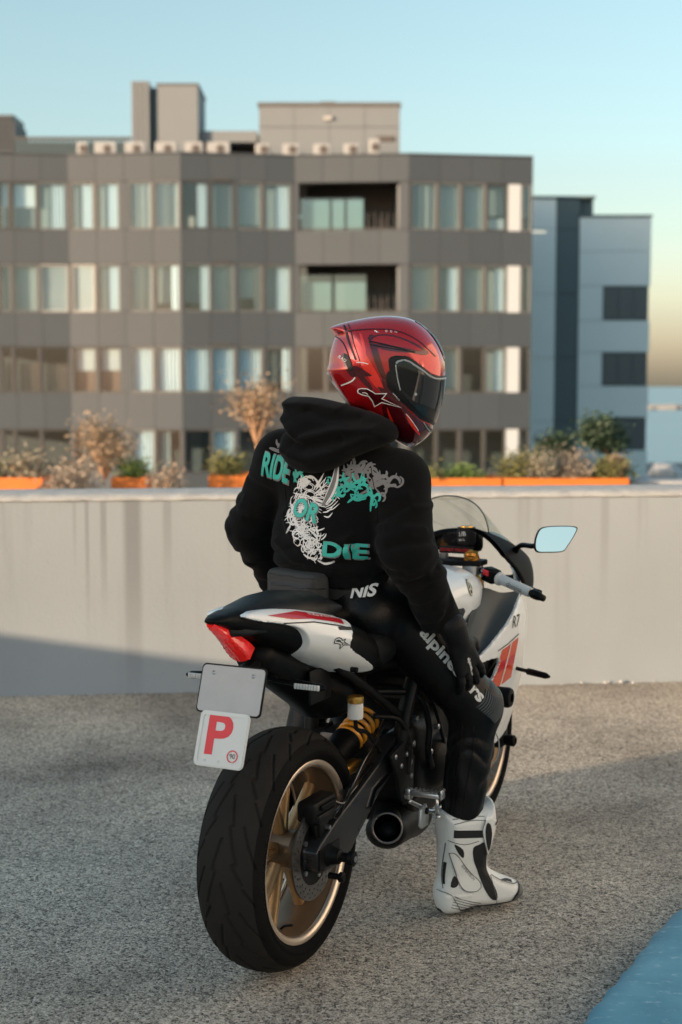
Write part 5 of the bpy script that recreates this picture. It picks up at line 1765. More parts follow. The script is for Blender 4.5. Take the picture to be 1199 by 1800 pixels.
C_bag = mat('bag_nylon', (.026, .0255, .025), .7, bump=.35, bscale=520)
C_teal = mat('teal_print', (.03, .42, .34), .6, var=.5, vscale=16)
C_grey = mat('grey_print', (.185, .175, .17), .75, var=.15, vscale=40)
C_white = mat('white_ink', (.74, .72, .69), .75, var=.1, vscale=60)
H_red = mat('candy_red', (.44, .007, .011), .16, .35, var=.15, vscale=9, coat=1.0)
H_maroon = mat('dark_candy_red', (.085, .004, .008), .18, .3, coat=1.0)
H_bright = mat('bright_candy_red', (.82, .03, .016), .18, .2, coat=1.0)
H_black = mat('helmet_black', (.006, .006, .007), .35, spec=.3)
H_grey = mat('helmet_grey_trim', (.30, .33, .34), .35)
H_visor = mat('tinted_visor', (.006, .010, .013), .06, spec=.5)
H_white = mat('helmet_white', (.80, .80, .78), .35)

def noise3(x, y, z, s, seed=0):
    r = np.random.RandomState(seed)
    o = 0
    for i in range(6):
        k = r.normal(size=3) * s; p = r.uniform(0, 6.28)
        o = o + np.sin(x * k[0] + y * k[1] + z * k[2] + p)
    return o / 6

J = dict(Lsh=(.405, .205, 1.312), Rsh=(.385, -.168, 1.262), Lel=(.42, .322, 1.105), Lwr=(.53, .275, .905), Rel=(.335, -.212, 1.075), Rwr=(.457, -.284, .828),
         Lhip=(.46, .095, .90), Rhip=(.46, -.095, .895), Lkn=(.74, .27, .60), Rkn=(.596, -.314, .604), Lan=(.60, .30, .10), Ran=(.545, -.278, .10))
def creases(a, b, r0, r1, n, seed, tlo, thi, face):
    r = random.Random(seed); out = []
    a = Vector(a); b = Vector(b); d = (b - a).normalized()
    u_ = (Vector(face) - d * Vector(face).dot(d)).normalized(); v_ = d.cross(u_)
    for i in range(n):
        t0 = tlo + (thi - tlo) * (i + r.uniform(.1, .9)) / n
        c0 = r.uniform(-1.2, 1.2); sp = r.uniform(.7, 1.5); sl = r.uniform(-.16, .16)
        pts = []
        for k in range(5):
            q = k / 4
            an = c0 + (q - .5) * sp * 1.6
            t = t0 + sl * (q - .5) + .03 * math.sin(q * 3.1)
            rr = r0 + (r1 - r0) * t
            pts.append(tuple(a.lerp(b, t) + (u_ * math.cos(an) + v_ * math.sin(an)) * rr * 1.0))
        sg = 1 if r.random() < .6 else -1
        out.append((pts, sg * r.uniform(.006, .012), r.uniform(.008, .014)))
    return out
CREASE_R = creases(J['Rsh'], J['Rel'], .080, .075, 7, 1, .25, 1.05, (-.9, -.4, .1)) + creases(J['Rel'], J['Rwr'], .075, .053, 12, 2, -.05, .95, (-.9, -.4, .1))
CREASE_L = creases(J['Lsh'], J['Lel'], .080, .069, 6, 3, .3, 1.05, (-.9, .2, .1)) + creases(J['Lel'], J['Lwr'], .069, .050, 9, 4, -.05, .9, (-.9, .2, .1))
def hoodie_f(x, y, z):
    tor = cone(x, y - .030, z, (.385, 0, 1.03), (.40, 0, 1.10), .128, .132, (1, 1.36, 1))
    tor = smin(tor, cone(x, y - .025, z, (.40, 0, 1.10), (.415, 0, 1.235), .130, .128, (1, 1.38, 1)), .05)
    tor = smin(tor, cone(x, y, z, J['Lsh'], J['Rsh'], .082, .078), .07)
    tor = smin(tor, cone(x, y, z, (.425, .02, 1.33), (.445, -.03, 1.42), .095, .075), .05)
    la = smin(cone(x, y, z, J['Lsh'], J['Lel'], .082, .069), cone(x, y, z, J['Lel'], J['Lwr'], .069, .050), .03)
    ra = smin(cone(x, y, z, J['Rsh'], J['Rel'], .082, .075), cone(x, y, z, J['Rel'], J['Rwr'], .075, .053), .03)
    # sleeve creases: short slanting arcs, thickest at the elbow and above the cuff
    for arm_, cr in ((ra, CREASE_R), (la, CREASE_L)):
        k = np.nonzero((np.abs(arm_) < .035) & (arm_ < tor + .03))[0]
        if len(k):
            q = arm_[k]
            for pts, am, w_ in cr:
                q = q - am * np.exp(-(poldist(x[k], y[k], z[k], pts) / w_) ** 2)
            arm_[k] = q
    ra = ra + .0035 * noise3(x, y, z, 30, 31)
    la = la + .0035 * noise3(x, y, z, 30, 33)
    # cloth gathered over the hem, dragged folds on the back
    tor = tor + .013 * (.62 - np.abs(np.sin(z * 58 + 3.0 * noise3(x, y, z, 10, 2) + y * 9)) ** .7) * np.clip((1.115 - z) * 10, 0, 1)
    tor = tor + .006 * noise3(x, y, z, 22, 9)
    for pts, w, am in (([(.27, -.16, 1.20), (.26, -.06, 1.10), (.27, .06, 1.05)], .013, .011), ([(.30, .17, 1.20), (.27, .12, 1.12), (.26, .05, 1.08)], .012, .010), ([(.28, -.15, 1.13), (.26, -.05, 1.065), (.26, .05, 1.03)], .011, .011), ([(.29, .18, 1.09), (.26, .10, 1.045), (.26, -.02, 1.02)], .010, .010)):
        tor = tor - am * np.exp(-(poldist(x, y, z, pts) / w) ** 2)
    f = smin(tor, la, .022)
    f = smin(f, ra, .022)
    # ribbed hem
    hem = cone(x, y - .030, z, (.385, 0, .985), (.385, 0, 1.02), .122, .124, (1, 1.36, 1)) + .0012 * np.sin(np.arctan2(y - .03, x - .385) * 130)
    f = smin(np.maximum(f, .998 - z) if False else smax(f, np.maximum(1.000 - z, -1) * (np.hypot(x - .39, y - .03) < .22) - 10 * (np.hypot(x - .39, y - .03) >= .22), .004), np.maximum(hem, np.abs(z - .990) - .022), .004)
    return f
def body_f(x, y, z):
    f = cone(x, y - .02, z, (.40, 0, .93), (.41, 0, 1.25), .100, .105, (1, 1.35, 1))
    f = smin(f, cone(x, y, z, J['Lsh'], J['Rsh'], .055, .055), .06)
    f = smin(f, cone(x, y, z, (.42, 0, 1.32), (.445, -.07, 1.46), .058, .055), .04)
    f = smin(f, ell(x, y, z, (.45, -.105, 1.545), (.095, .085, .118)), .03)
    for a, b, r0, r1 in (('Lsh', 'Lel', .05, .042), ('Lel', 'Lwr', .040, .020), ('Rsh', 'Rel', .05, .042), ('Rel', 'Rwr', .040, .020), ('Lhip', 'Lkn', .070, .046), ('Lkn', 'Lan', .044, .032), ('Rhip', 'Rkn', .070, .046), ('Rkn', 'Ran', .044, .032)):
        f = smin(f, cone(x, y, z, J[a], J[b], r0, r1), .025)
    return f
person = link_mesh('person', sdf_mesh('person', body_f, (.2, -.45, .05), (.9, .45, 1.7), .018, C_skin))
person.location = bike.location; person.rotation_euler = bike.rotation_euler
tag(person, 'rider in red helmet, black printed hoodie and white boots astride the motorcycle, looking right', 'person')

hood_me = sdf_mesh('hoodie', hoodie_f, (.19, -.40, .84), (.66, .43, 1.52), .0050, C_cloth)
hoodie = link_mesh('hoodie', hood_me, person)
hb = bvh_of(hood_me)

# the hood, lying folded on the back
HOOD = [(.158, 1.487), (.166, 1.45), (.160, 1.40), (.155, 1.345), (.135, 1.312), (.095, 1.290), (.04, 1.281), (-.02, 1.298), (-.07, 1.330), (-.125, 1.352), (-.175, 1.378), (-.15, 1.43), (-.06, 1.462), (.0, 1.474), (.06, 1.487), (.12, 1.490)]
HOODS = [tuple(p) for p in spline_closed(HOOD, 3)]
def hood_f(x, y, z):
    s = -poly2(y, z, HOODS)
    cx = .308 + .34 * (z - 1.38) + .35 * np.clip(-y - .03, 0, 1) ** 1.2 + .20 * np.clip(y - .10, 0, 1)
    rr = .060
    q = np.sqrt((np.maximum(rr - s, 0) / rr) ** 2 + ((x - cx) / .062) ** 2)
    f = (q - 1) * .055
    # slack folds hanging between the corners
    f = f - .011 * np.exp(-(poldist(x * 0, y, z, [(0, .150, 1.43), (0, .08, 1.375), (0, -.03, 1.40), (0, -.13, 1.405)]) / .011) ** 2)
    f = f + .012 * np.exp(-(poldist(x * 0, y, z, [(0, .145, 1.40), (0, .06, 1.35), (0, -.05, 1.375)]) / .014) ** 2)
    f = f - .010 * np.exp(-(poldist(x * 0, y, z, [(0, .13, 1.345), (0, .05, 1.318), (0, -.05, 1.345), (0, -.12, 1.38)]) / .014) ** 2)
    f = f + .010 * np.exp(-(poldist(x * 0, y, z, [(0, .06, 1.455), (0, .0, 1.43), (0, -.08, 1.43)]) / .014) ** 2)
    f = f - .010 * np.exp(-(poldist(x * 0, y, z, [(0, .158, 1.472), (0, .10, 1.474), (0, .03, 1.466), (0, -.02, 1.458)]) / .011) ** 2)
    f = f + .0035 * (.6 - np.abs(np.sin(z * 34 + y * 17 + 2.6 * noise3(x * 0, y, z, 15, 22))) ** .7) * np.clip(s * 40, 0, 1)
    f = f + .003 * noise3(x, y, z, 34, 21)
    return f
link_mesh('hood', sdf_mesh('hood', hood_f, (.19, -.22, 1.25), (.47, .21, 1.53), .0048, C_cloth), hoodie)
# pouch seam down the sleeve head
for nm, a in (('shoulder_seam', [(-.115, 1.30), (-.135, 1.22), (-.138, 1.15)]), ('shoulder_seam', [(.150, 1.33), (.155, 1.27), (.152, 1.20)])):
    p_ = path_on(hb, [tuple(q) for q in spline([(-q[0], q[1]) for q in a], 8)], (0, 0, 0), (0, -1, 0), (0, 0, 1), .0004)
    MB().tube(p_, .0016, 5).build(nm, C_cloth, hoodie, 'smooth')

# ---- the print on the back; drawn as (to the right, up) seen from behind, thrown forward onto the cloth
BX3, BZ3 = (0, -1, 0), (0, 0, 1)
pr_ = random.Random(42)
def word(t, cx, cz, h, w, rot, shear=0.0):
    v, f = text_shape(t, 1.0, .035, shear)
    xs = [p[0] for p in v]; ys = [p[1] for p in v]
    sx, sy = w / (max(xs) - min(xs)), h / (max(ys) - min(ys))
    mx, my = (max(xs) + min(xs)) / 2, (max(ys) + min(ys)) / 2
    return xf2(([((a - mx) * sx, (b - my) * sy) for a, b in v], f), cx, cz, rot)
def put(name, shape, m, off=.0016):
    return decal(name, shape, (0, 0, 0), BX3, BZ3, hb, m, hoodie, off, .010)
def stroke(pts, w, taper=True):
    p = [tuple(q) for q in spline(pts, 6)]
    n = len(p)
    ws = [w * (.25 + .75 * math.sin(math.pi * min(1, max(0, i / (n - 1)))) ** .6) if taper else w for i in range(n)]
    return ribbon(p, ws)
def scribble(cx, cy, rx, ry, n, w, ln, r, flow=None):
    sh = []
    for i in range(n):
        a = r.uniform(0, 6.28); q = math.sqrt(r.random())
        x, y = cx + rx * q * math.cos(a), cy + ry * q * math.sin(a)
        th = r.uniform(0, 6.28) if flow is None else flow(x, y) + r.gauss(0, .35)
        k = r.uniform(-2.2, 2.2)
        pts = [(x, y)]
        L_ = ln * r.uniform(.6, 1.3)
        for s_ in range(4):
            x += math.cos(th) * L_ / 4; y += math.sin(th) * L_ / 4; th += k * .45
            pts.append((x, y))
        sh.append(stroke(pts, w * r.uniform(.7, 1.3)))
    return merge2(sh)
# grey and teal tags under the hood, right shoulder and left shoulder
put('grey_tags', merge2([scribble(.105, 1.276, .060, .034, 28, .0068, .050, pr_), scribble(.155, 1.252, .034, .024, 14, .007, .042, pr_), scribble(.05, 1.285, .034, .024, 14, .009, .04, pr_)]), C_grey, .0012)
put('teal_tags', merge2([scribble(.085, 1.236, .062, .020, 26, .0066, .040, pr_), scribble(.02, 1.258, .030, .018, 12, .0066, .03, pr_), scribble(.125, 1.220, .034, .014, 10, .0066, .034, pr_)]), C_teal, .0020)
put('grey_tags', merge2([scribble(-.160, 1.350, .028, .020, 13, .007, .035, pr_)]), C_grey, .0012)
put('teal_tags', merge2([scribble(-.108, 1.275, .016, .018, 8, .007, .025, pr_)]), C_teal, .0014)
# the horned mask: strands that sweep round two dark eye hollows, a jaw and a beard of strokes
mask = []
for k in range(15):
    a = k / 14
    mask.append(stroke([(-.094 + .010 * a, 1.225 + .030 * a), (-.080 + .02 * a, 1.262 + .012 * a), (-.045 + .012 * a, 1.268 - .01 * a), (-.022 + .008 * a, 1.232 - .012 * a)], .0026))
for k in range(9):
    a = k / 8
    mask.append(stroke([(-.100 - .015 * a, 1.222 - .045 * a), (-.085, 1.215 - .035 * a), (-.070 + .008 * a, 1.232 - .05 * a)], .0030))
for cx, cy in ((-.064, 1.243), (-.058, 1.222)):
    for rr_ in (.011, .016):
        mask.append(ribbon([(cx + rr_ * 1.3 * math.cos(t), cy + rr_ * .7 * math.sin(t) - .1 * rr_ * math.cos(t)) for t in np.linspace(0, 6.28, 18)], .0022))
for k in range(10):
    a = k / 9
    mask.append(stroke([(-.118 + .03 * a, 1.165 - .05 * a), (-.100 + .05 * a, 1.150 - .045 * a), (-.085 + .06 * a, 1.155 - .055 * a)], .0030))
for k in range(26):
    a = pr_.uniform(-2.6, .5); r0 = pr_.uniform(.012, .030); cx, cy = -.062, 1.228
    mask.append(stroke([(cx + r0 * math.cos(a), cy + r0 * 1.1 * math.sin(a)), (cx + r0 * 1.7 * math.cos(a + .25), cy + r0 * 1.8 * math.sin(a + .25)), (cx + (r0 + .03) * 1.25 * math.cos(a + .42), cy + (r0 + .03) * 1.2 * math.sin(a + .42))], .0034))
for k in range(22):
    a = pr_.uniform(.3, 2.9); r0 = pr_.uniform(.018, .034); cx, cy = -.058, 1.235
    mask.append(stroke([(cx + r0 * math.cos(a), cy + r0 * .9 * math.sin(a)), (cx + r0 * 1.25 * math.cos(a + .35), cy + r0 * 1.15 * math.sin(a + .35)), (cx + r0 * 1.3 * math.cos(a + .8), cy + r0 * 1.2 * math.sin(a + .8))], .0034))
mask.append(scribble(-.080, 1.150, .042, .032, 46, .0034, .032, pr_))
mask.append(scribble(-.110, 1.190, .020, .032, 20, .0036, .038, pr_)); mask.append(scribble(-.095, 1.235, .018, .022, 14, .0034, .034, pr_)); mask.append(scribble(.0, 1.235, .020, .026, 12, .0032, .034, pr_))
mask.append(scribble(-.045, 1.105, .036, .030, 46, .0034, .028, pr_))
mask.append(scribble(-.026, 1.075, .034, .020, 34, .0034, .024, pr_))
mask.append(stroke([(-.062, 1.060), (-.045, 1.051), (-.020, 1.050)], .006)); mask.append(stroke([(-.018, 1.045), (.002, 1.036), (.020, 1.040), (.028, 1.046)], .008))
for k in range(6):
    mask.append(stroke([(-.020 + .004 * k, 1.200 - .004 * k), (-.004 + .004 * k, 1.215 - .006 * k), (.012 + .004 * k, 1.240 - .008 * k)], .0030))
mask.append(stroke([(-.012, 1.175), (.002, 1.178), (.014, 1.19)], .004)); mask.append(stroke([(-.008, 1.165), (.006, 1.163), (.016, 1.175)], .004))
put('mask_line_art', merge2(mask), C_white, .0018)
put('horn_shade', tri_fill([tuple(q) for q in spline_closed([(-.018, 1.195), (-.008, 1.228), (.010, 1.262), (.018, 1.300), (.026, 1.300), (.026, 1.262), (.012, 1.225), (-.006, 1.195)], 3)]), C_grey, .0026)
put('horn', merge2([stroke([(-.006, 1.197), (.012, 1.226), (.024, 1.262), (.025, 1.302)], .007), stroke([(-.016, 1.20), (-.004, 1.232), (.010, 1.268), (.016, 1.30)], .0028)]), C_white, .0032)
for i, (t, cx, cz, h_, w_, rt) in enumerate((('RIDE', -.178, 1.292, .066, .098, R(-13)), ('OR', -.064, 1.178, .052, .090, R(-14)), ('DIE', .054, 1.074, .040, .112, R(-4)))):
    v, f = word(t, cx, cz, h_, w_, rt)
    grow = [((a - cx) * 1.06 + cx + .0015, (b - cz) * 1.10 + cz - .0015) for a, b in v]
    put('lettering_shadow', (grow, f), C_grey, .0034)
    put('lettering', (v, f), C_teal, .0044)

# ---- belt bag and its strap
def bag_f(x, y, z):
    c_, s_ = math.cos(.38), math.sin(.38)
    px, py = x - .262, y - .088
    u_, v_ = px * c_ + py * s_ * -1, px * s_ + py * c_
    a = rbx(u_, v_, z, (0, 0, .962), (.034, .104, .050), .022)
    return smin(a, rbx(u_, v_, z, (-.026, -.005, .948), (.018, .086, .032), .014), .006) + .0025 * noise3(x, y, z, 30, 5)
bag = link_mesh('belt_bag', sdf_mesh('belt_bag', bag_f, (.15, -.05, .88), (.38, .25, 1.04), .0055, C_bag), person)
bgb = bvh_of(bag.data)
for zz_ in (.998, .972):
    p_ = path_on(bgb, [(-.19 + .012 * i, zz_ + .002 * math.sin(i)) for i in range(18)], (0, 0, 0), BX3, BZ3, .0006)
    MB().tube(p_, .0016, 5).build('zip', C_bootblack, bag, 'smooth')
MB().rbox((.222, .150, .905), (.226, .156, .945), .0015).build('zip_pull', H_grey, bag)
def trousers_f(x, y, z):
    f = cone(x, y - .012, z, (.42, 0, .905), (.40, 0, .985), .116, .108, (1, 1.36, 1))
    f = smin(f, ell(x, np.abs(y), z, (.40, .075, .885), (.125, .10, .095)), .04)
    rl = smin(cone(x, y, z, J['Rhip'], J['Rkn'], .104, .076), cone(x, y, z, J['Rkn'], (.562, -.288, .285), .070, .059), .035)
    rl = smin(rl, ell(x, y, z, (.612, -.335, .600), (.052, .047, .068)), .02)
    rl = rl + .006 * (.6 - np.abs(np.sin(z * 46 + 7 * noise3(x, y, z, 18, 12) + 30 * y)) ** .7) * np.clip((.58 - z) * 8, 0, 1) * np.clip((z - .27) * 10, 0, 1)
    rl = rl + .006 * (.6 - np.abs(np.sin((x * .45 - y * .6 - z * .75) * 60 + 3 * noise3(x, y, z, 12, 3))) ** .7) * np.clip((z - .60) * 8, 0, 1) * np.clip((.74 - z) * 10, 0, 1)
    ll = smin(cone(x, y, z, J['Lhip'], J['Lkn'], .098, .070), cone(x, y, z, J['Lkn'], (.605, .30, .26), .064, .055), .035)
    f = smin(smin(f, rl, .03), ll, .03)
    return np.maximum(f, z - 1.0) + .0016 * noise3(x, y, z, 40, 7)
tro = link_mesh('trousers', sdf_mesh('trousers', trousers_f, (.22, -.44, .2), (.84, .40, 1.02), .0062, C_leather), person)
trb = bvh_of(tro.data)
def strap_f(x, y, z):
    return np.maximum(np.maximum(cone(x, y - .012, z, (.42, 0, .905), (.40, 0, .985), .122, .115, (1, 1.36, 1)), np.abs(z - .950 - .05 * (y - .05)) - .016), -.02)
link_mesh('bag_strap', sdf_mesh('bag_strap', strap_f, (.22, -.20, .90), (.58, .22, 1.0), .007, C_bag, sharp=50), bag)
decal('waist_lettering', word('NIS', .092, .957, .036, .060, R(6), .1), (0, 0, 0), BX3, BZ3, trb, K_print, tro, .009, .008)
# lettering that runs down the outside of the thigh, the knee panel of ribs, seams
thd = (Vector(J['Rkn']) - Vector(J['Rhip'])).normalized()
vn = Vector((-.80, -.50, .33)).normalized()                     # outwards from the thigh
ty = vn.cross(thd).normalized()
mid = Vector(J['Rhip']).lerp(Vector(J['Rkn']), .60)
th_sh = word('alpinestars', .0, .006, .046, .27, 0)
decal('thigh_lettering', th_sh, mid, thd, ty, trb, K_print, tro, .0014, .008)
kn = Vector((.575, -.352, .610))
kx = Vector((.55, -.45, -.62)).normalized(); kn_n = Vector((-.55, -.80, .1)); ky = (kn_n - kx * kn_n.dot(kx)).cross(kx).normalized()
pad = MB()
for k in range(11):
    o_ = -.038 + k * .0076
    pts_ = path_on(trb, [(o_ + .004 * math.sin(i * .4), -.030 + i * .006) for i in range(11)], kn, kx, ky, .0012)
    if len(pts_) > 3:
        MB().tube(pts_, .0029, 6).build('knee_rib', C_rib, tro, 'smooth')
sm = path_on(trb, [tuple(q) for q in spline([(-.30, .585), (-.302, .50), (-.296, .40), (-.290, .30)], 10)], (0, 0, 0), (-.0, -1, 0), BZ3, .0005)
for o_ in (-.012, .020):
    sm = path_on(trb, [tuple(q) for q in spline([(.318 + o_, .56), (.312 + o_, .47), (.300 + o_, .38), (.292 + o_, .30)], 10)], (0, 0, 0), BX3, BZ3, .0006)
    if len(sm) > 3:
        MB().tube(sm, .0018, 5).build('seam', C_leather, tro, 'smooth')
ks = MB()
ksl = path_on(trb, [(.352, .43 + .012 * i) for i in range(7)], (0, 0, 0), BX3, BZ3, .004)
def slider_f(x, y, z):
    return np.maximum(ell(x, y, z, (.618, -.330, .475), (.030, .036, .058)), -trousers_f(x, y, z) * .2 - .05)
ksl = link_mesh('knee_slider', sdf_mesh('knee_slider', slider_f, (.58, -.42, .40), (.69, -.29, .55), .006, C_bootblack), tro)
MB().tube([(.628 + .026 * math.cos(t), -.340 - .022 * math.cos(t) - .006, .475 + .054 * math.sin(t)) for t in np.linspace(-1.5, 1.5, 14)], .0022, 6).build('slider_edge', H_grey, ksl, 'smooth')

# ---- gloves: palm, four fingers, a thumb
def hand(name, wrist, along, across, palm_n, parent):
    w0 = Vector(wrist); a = Vector(along).normalized(); c = Vector(across); c = (c - a * c.dot(a)).normalized(); n_ = Vector(palm_n); n_ = (n_ - a * n_.dot(a) - c * n_.dot(c)).normalized()
    def P_(i, j, k):
        return tuple(w0 + a * i + c * j + n_ * k)
    segs = [(P_(-.05, 0, 0), P_(.01, 0, 0), .040, .033)]
    for j, ln in ((-.032, .066), (-.011, .078), (.011, .082), (.032, .074)):
        segs.append((P_(.02, j * .7, 0), P_(.085, j, .004), .019, .0155))
    fingers = []
    for j, ln in ((-.034, .060), (-.0115, .074), (.0115, .080), (.034, .070)):
        k0 = P_(.088, j, .004); k1 = P_(.088 + ln * .45, j * 1.22, .004); k2 = P_(.088 + ln * .78, j * 1.34, .012); k3 = P_(.088 + ln * 1.0, j * 1.40, .026)
        fingers.append([(k0, k1, .0118, .0112), (k1, k2, .0112, .0102), (k2, k3, .0102, .0090)])
    thumb = [(P_(.022, .030, .004), P_(.050, .062, .016), .0165, .0135), (P_(.050, .062, .016), P_(.082, .074, .030), .0135, .0105)]
    def f(x, y, z):
        v = None
        for s_ in segs:
            d_ = cone(x, y, z, *s_)
            v = d_ if v is None else smin(v, d_, .014)
        v = smin(v, cone(x, y, z, *thumb[0]), .010); v = smin(v, cone(x, y, z, *thumb[1]), .004)
        for ff in fingers:
            g = cone(x, y, z, *ff[0])
            for s_ in ff[1:]:
                g = smin(g, cone(x, y, z, *s_), .003)
            v = np.minimum(v, g)
        return v
    lo = [min(p) - .05 for p in zip(P_(-.06, -.06, -.02), P_(.2, .09, .07), P_(.2, -.06, -.02), P_(-.06, .09, .07))]
    hi = [max(p) + .05 for p in zip(P_(-.06, -.06, -.02), P_(.2, .09, .07), P_(.2, -.06, -.02), P_(-.06, .09, .07))]
    return link_mesh(name, sdf_mesh(name, f, lo, hi, .0048, C_glove), parent)
gl = hand('glove', (.448, -.318, .815), (.44, -.20, -.88), (.80, -.35, .40), (.50, .70, -.10), person)
hand('glove', (.535, .290, .892), (.62, .05, -.78), (.70, -.25, .50), (.1, -.85, -.3), person)
gbv = bvh_of(gl.data)
decal('glove_lettering', word('alpinestars', 0, 0, .013, .066, 0), (.495, -.325, .742), (.40, -.22, -.89), Vector((-.62, -.72, -.1)).cross(Vector((.40, -.22, -.89))), gbv, K_print, gl, .0012, .006)
kg = MB().rbox((-.03, -.018, -.004), (.035, .018, .010), .006, Matrix.Translation((.507, -.329, .708)) @ Vector((.42, -.13, -.90)).to_track_quat('X', 'Y').to_matrix().to_4x4())

# ---- boots
BOOT = [(-.064, .030), (-.070, .058), (-.066, .085), (-.058, .11), (-.056, .16), (-.058, .22), (-.060, .298), (-.03, .305), (.03, .308), (.075, .318), (.098, .332), (.108, .310), (.112, .27), (.104, .225), (.092, .180), (.088, .150), (.100, .122), (.135, .098), (.170, .082), (.198, .064), (.208, .045), (.200, .026), (.170, .014), (.10, .010), (.045, .012), (.02, .002), (-.03, .000), (-.055, .010)]
BOOTS = [tuple(p) for p in spline_closed(BOOT, 3)]
def make_boot(origin, toe, visible):
    t = Vector((toe[0], toe[1], 0)).normalized(); n_ = Vector((t.y, -t.x, 0)); o = Vector((origin[0], origin[1], 0))
    h = .0042 if visible else .010
    def core(a, b, c):
        s = -poly2(a, c, BOOTS)
        w = np.interp(c, [0, .02, .06, .12, .20, .31], [.040, .046, .046, .044, .060, .071]) * np.interp(a, [-.07, -.02, .1, .15, .21], [.85, 1, 1, .98, .80])
        rr = .034
        q = np.sqrt((np.maximum(rr - s, 0) / rr) ** 2 + (b / w) ** 2)
        return (q - 1) * .036
    def crease(a, c):
        return .0016 * np.sin((c * .9 + a * .5) * 170) * np.clip(1 - np.abs(c - .13) / .05, 0, 1) * np.clip((a - .02) * 20, 0, 1)
    def f(x, y, z):
        return core(x, y, z) + crease(x, z) + .0012 * np.sin(z * 300) * np.clip(1 - np.abs(z - .06) / .016, 0, 1) * (x < .03) * (x > -.05)
    me = sdf_mesh('boot', f, (-.09, -.08, -.01), (.23, .08, .35), h, C_boot)
    M = Matrix(((t.x, -n_.x, 0, o.x), (t.y, -n_.y, 0, o.y), (0, 0, 1, 0), (0, 0, 0, 1)))     # boot frame: x to the toe, y to the boot's left, z up
    b = link_mesh('boot', me, person)
    b.matrix_local = M
    def sole(x, y, z):
        return np.maximum(core(x, y, z) - .0025, z - np.interp(x, [-.07, -.02, .03, .08, .2], [.020, .014, .022, .020, .022]))
    link_mesh('sole', sdf_mesh('sole', sole, (-.09, -.08, -.01), (.23, .08, .05), h, C_bootblack, sharp=45), b)
    if not visible:
        return b
    bb_ = bvh_of(me)
    def zc(p):                                                # sketch units to boot side view
        px, py = 560 + p[0] / 3.0, 1180 + p[1] / 3.0
        return (-.068 + (px - 754) * .001755, (1604 - py) * .001775)
    def pg_(name, pts, m, off=.0012, curve=True):
        q = [zc(p) for p in pts]
        if curve:
            q = [tuple(k) for k in spline_closed(q, 3)]
        return decal(name, tri_fill(q), (0, 0, 0), SX, SZ, bb_, m, b, off, .008)
    def ln_(name, pts, w, m, off=.0016):
        return decal(name, ribbon([tuple(k) for k in spline([zc(p) for p in pts], 6)], w), (0, 0, 0), SX, SZ, bb_, m, b, off, .008)
    pg_('strap_insert', [(640, 828), (795, 842), (798, 880), (640, 868)], C_bootblack, curve=False)
    pg_('flex_insert', [(742, 928), (775, 912), (802, 905), (822, 950), (830, 1040), (845, 1090), (880, 1165), (884, 1208), (850, 1200), (812, 1140), (775, 1050), (750, 990)], C_bootblack)
    pg_('calf_insert', [(645, 900), (690, 932), (694, 975), (664, 945)], C_bootblack)
    pg_('ankle_insert', [(655, 1065), (678, 1100), (664, 1122), (638, 1118)], C_bootblack)
    pg_('heel_slot', [(612, 1000), (622, 1000), (616, 1110), (608, 1110)], C_bootblack, curve=False)
    pg_('shin_plate', [(800, 790), (822, 770), (862, 800), (862, 880), (842, 985), (822, 975), (800, 905), (786, 840)], C_bootplate, .004)
    pg_('shin_insert', [(806, 805), (824, 812), (834, 860), (830, 925), (820, 950), (808, 905), (800, 850)], C_bootblack, .0058)
    pg_('ankle_brace', [(628, 945), (655, 950), (720, 1035), (785, 1105), (795, 1135), (770, 1152), (715, 1145), (680, 1105), (660, 1040)], C_bootplate, .0045)
    for q_ in ([(628, 945), (655, 950), (720, 1035), (785, 1105), (795, 1135)], [(795, 1135), (770, 1152), (715, 1145), (680, 1105), (650, 1020), (628, 945)], [(800, 790), (786, 840), (800, 905), (822, 975), (842, 985)], [(850, 1085), (905, 1120), (980, 1150), (1030, 1150)], [(588, 1140), (640, 1160), (690, 1240), (745, 1268)]):
        ln_('panel_seam', q_, .0022, C_bootgrey, .0048)
    ln_('brace_edge', [(634, 950), (665, 1030), (690, 1095)], .003, H_white, .006)
    decal('boot_lettering', xf2(text_shape('SUPERTECH', .0125, .003), zc((722, 1050))[0], zc((722, 1050))[1], R(-52)), (0, 0, 0), SX, SZ, bb_, C_bootgrey, b, .0062, .005)
    pg_('heel_cup', [(588, 1140), (612, 1135), (640, 1165), (690, 1240), (740, 1262), (745, 1285), (700, 1290), (650, 1275), (605, 1240), (585, 1190)], C_bootplate, .003)
    for k in range(5):
        ln_('heel_rib', [(655 - k * 4, 1168 + k * 13), (720, 1195 + k * 12), (798 - k * 10, 1216 + k * 9)], .0022, C_bootgrey, .0034)
    pg_('toe_cap', [(1040, 1160), (1054, 1185), (1035, 1222), (995, 1245), (982, 1238), (1000, 1200)], C_bootgrey, .0018)
    ln_('toe_band', [(1030, 1150), (1005, 1185), (982, 1212), (974, 1258)], .0075, C_bootblack, .0022)
    ln_('toe_dash', [(915, 1122), (950, 1128), (980, 1140)], .005, C_bootblack)
    ln_('toe_seam', [(880, 1262), (884, 1215), (850, 1085)], .0018, C_bootgrey)
    ln_('top_seam', [(640, 800), (720, 790), (800, 792)], .0022, C_bootgrey); ln_('top_seam', [(636, 782), (720, 775), (800, 776)], .0016, C_bootgrey)
    ln_('strap_seam', [(620, 885), (700, 905), (770, 895)], .0022, C_bootgrey)
    ln_('back_seam', [(614, 900), (610, 1000), (606, 1130)], .0018, C_bootgrey)
    pg_('shin_notch', [(846, 812), (866, 800), (864, 812), (850, 824)], C_bootblack, .0062, False)
    return b
make_boot((.556, -.276), (.70, -.72), True)
make_boot((.60, .30), (.90, .42), False)

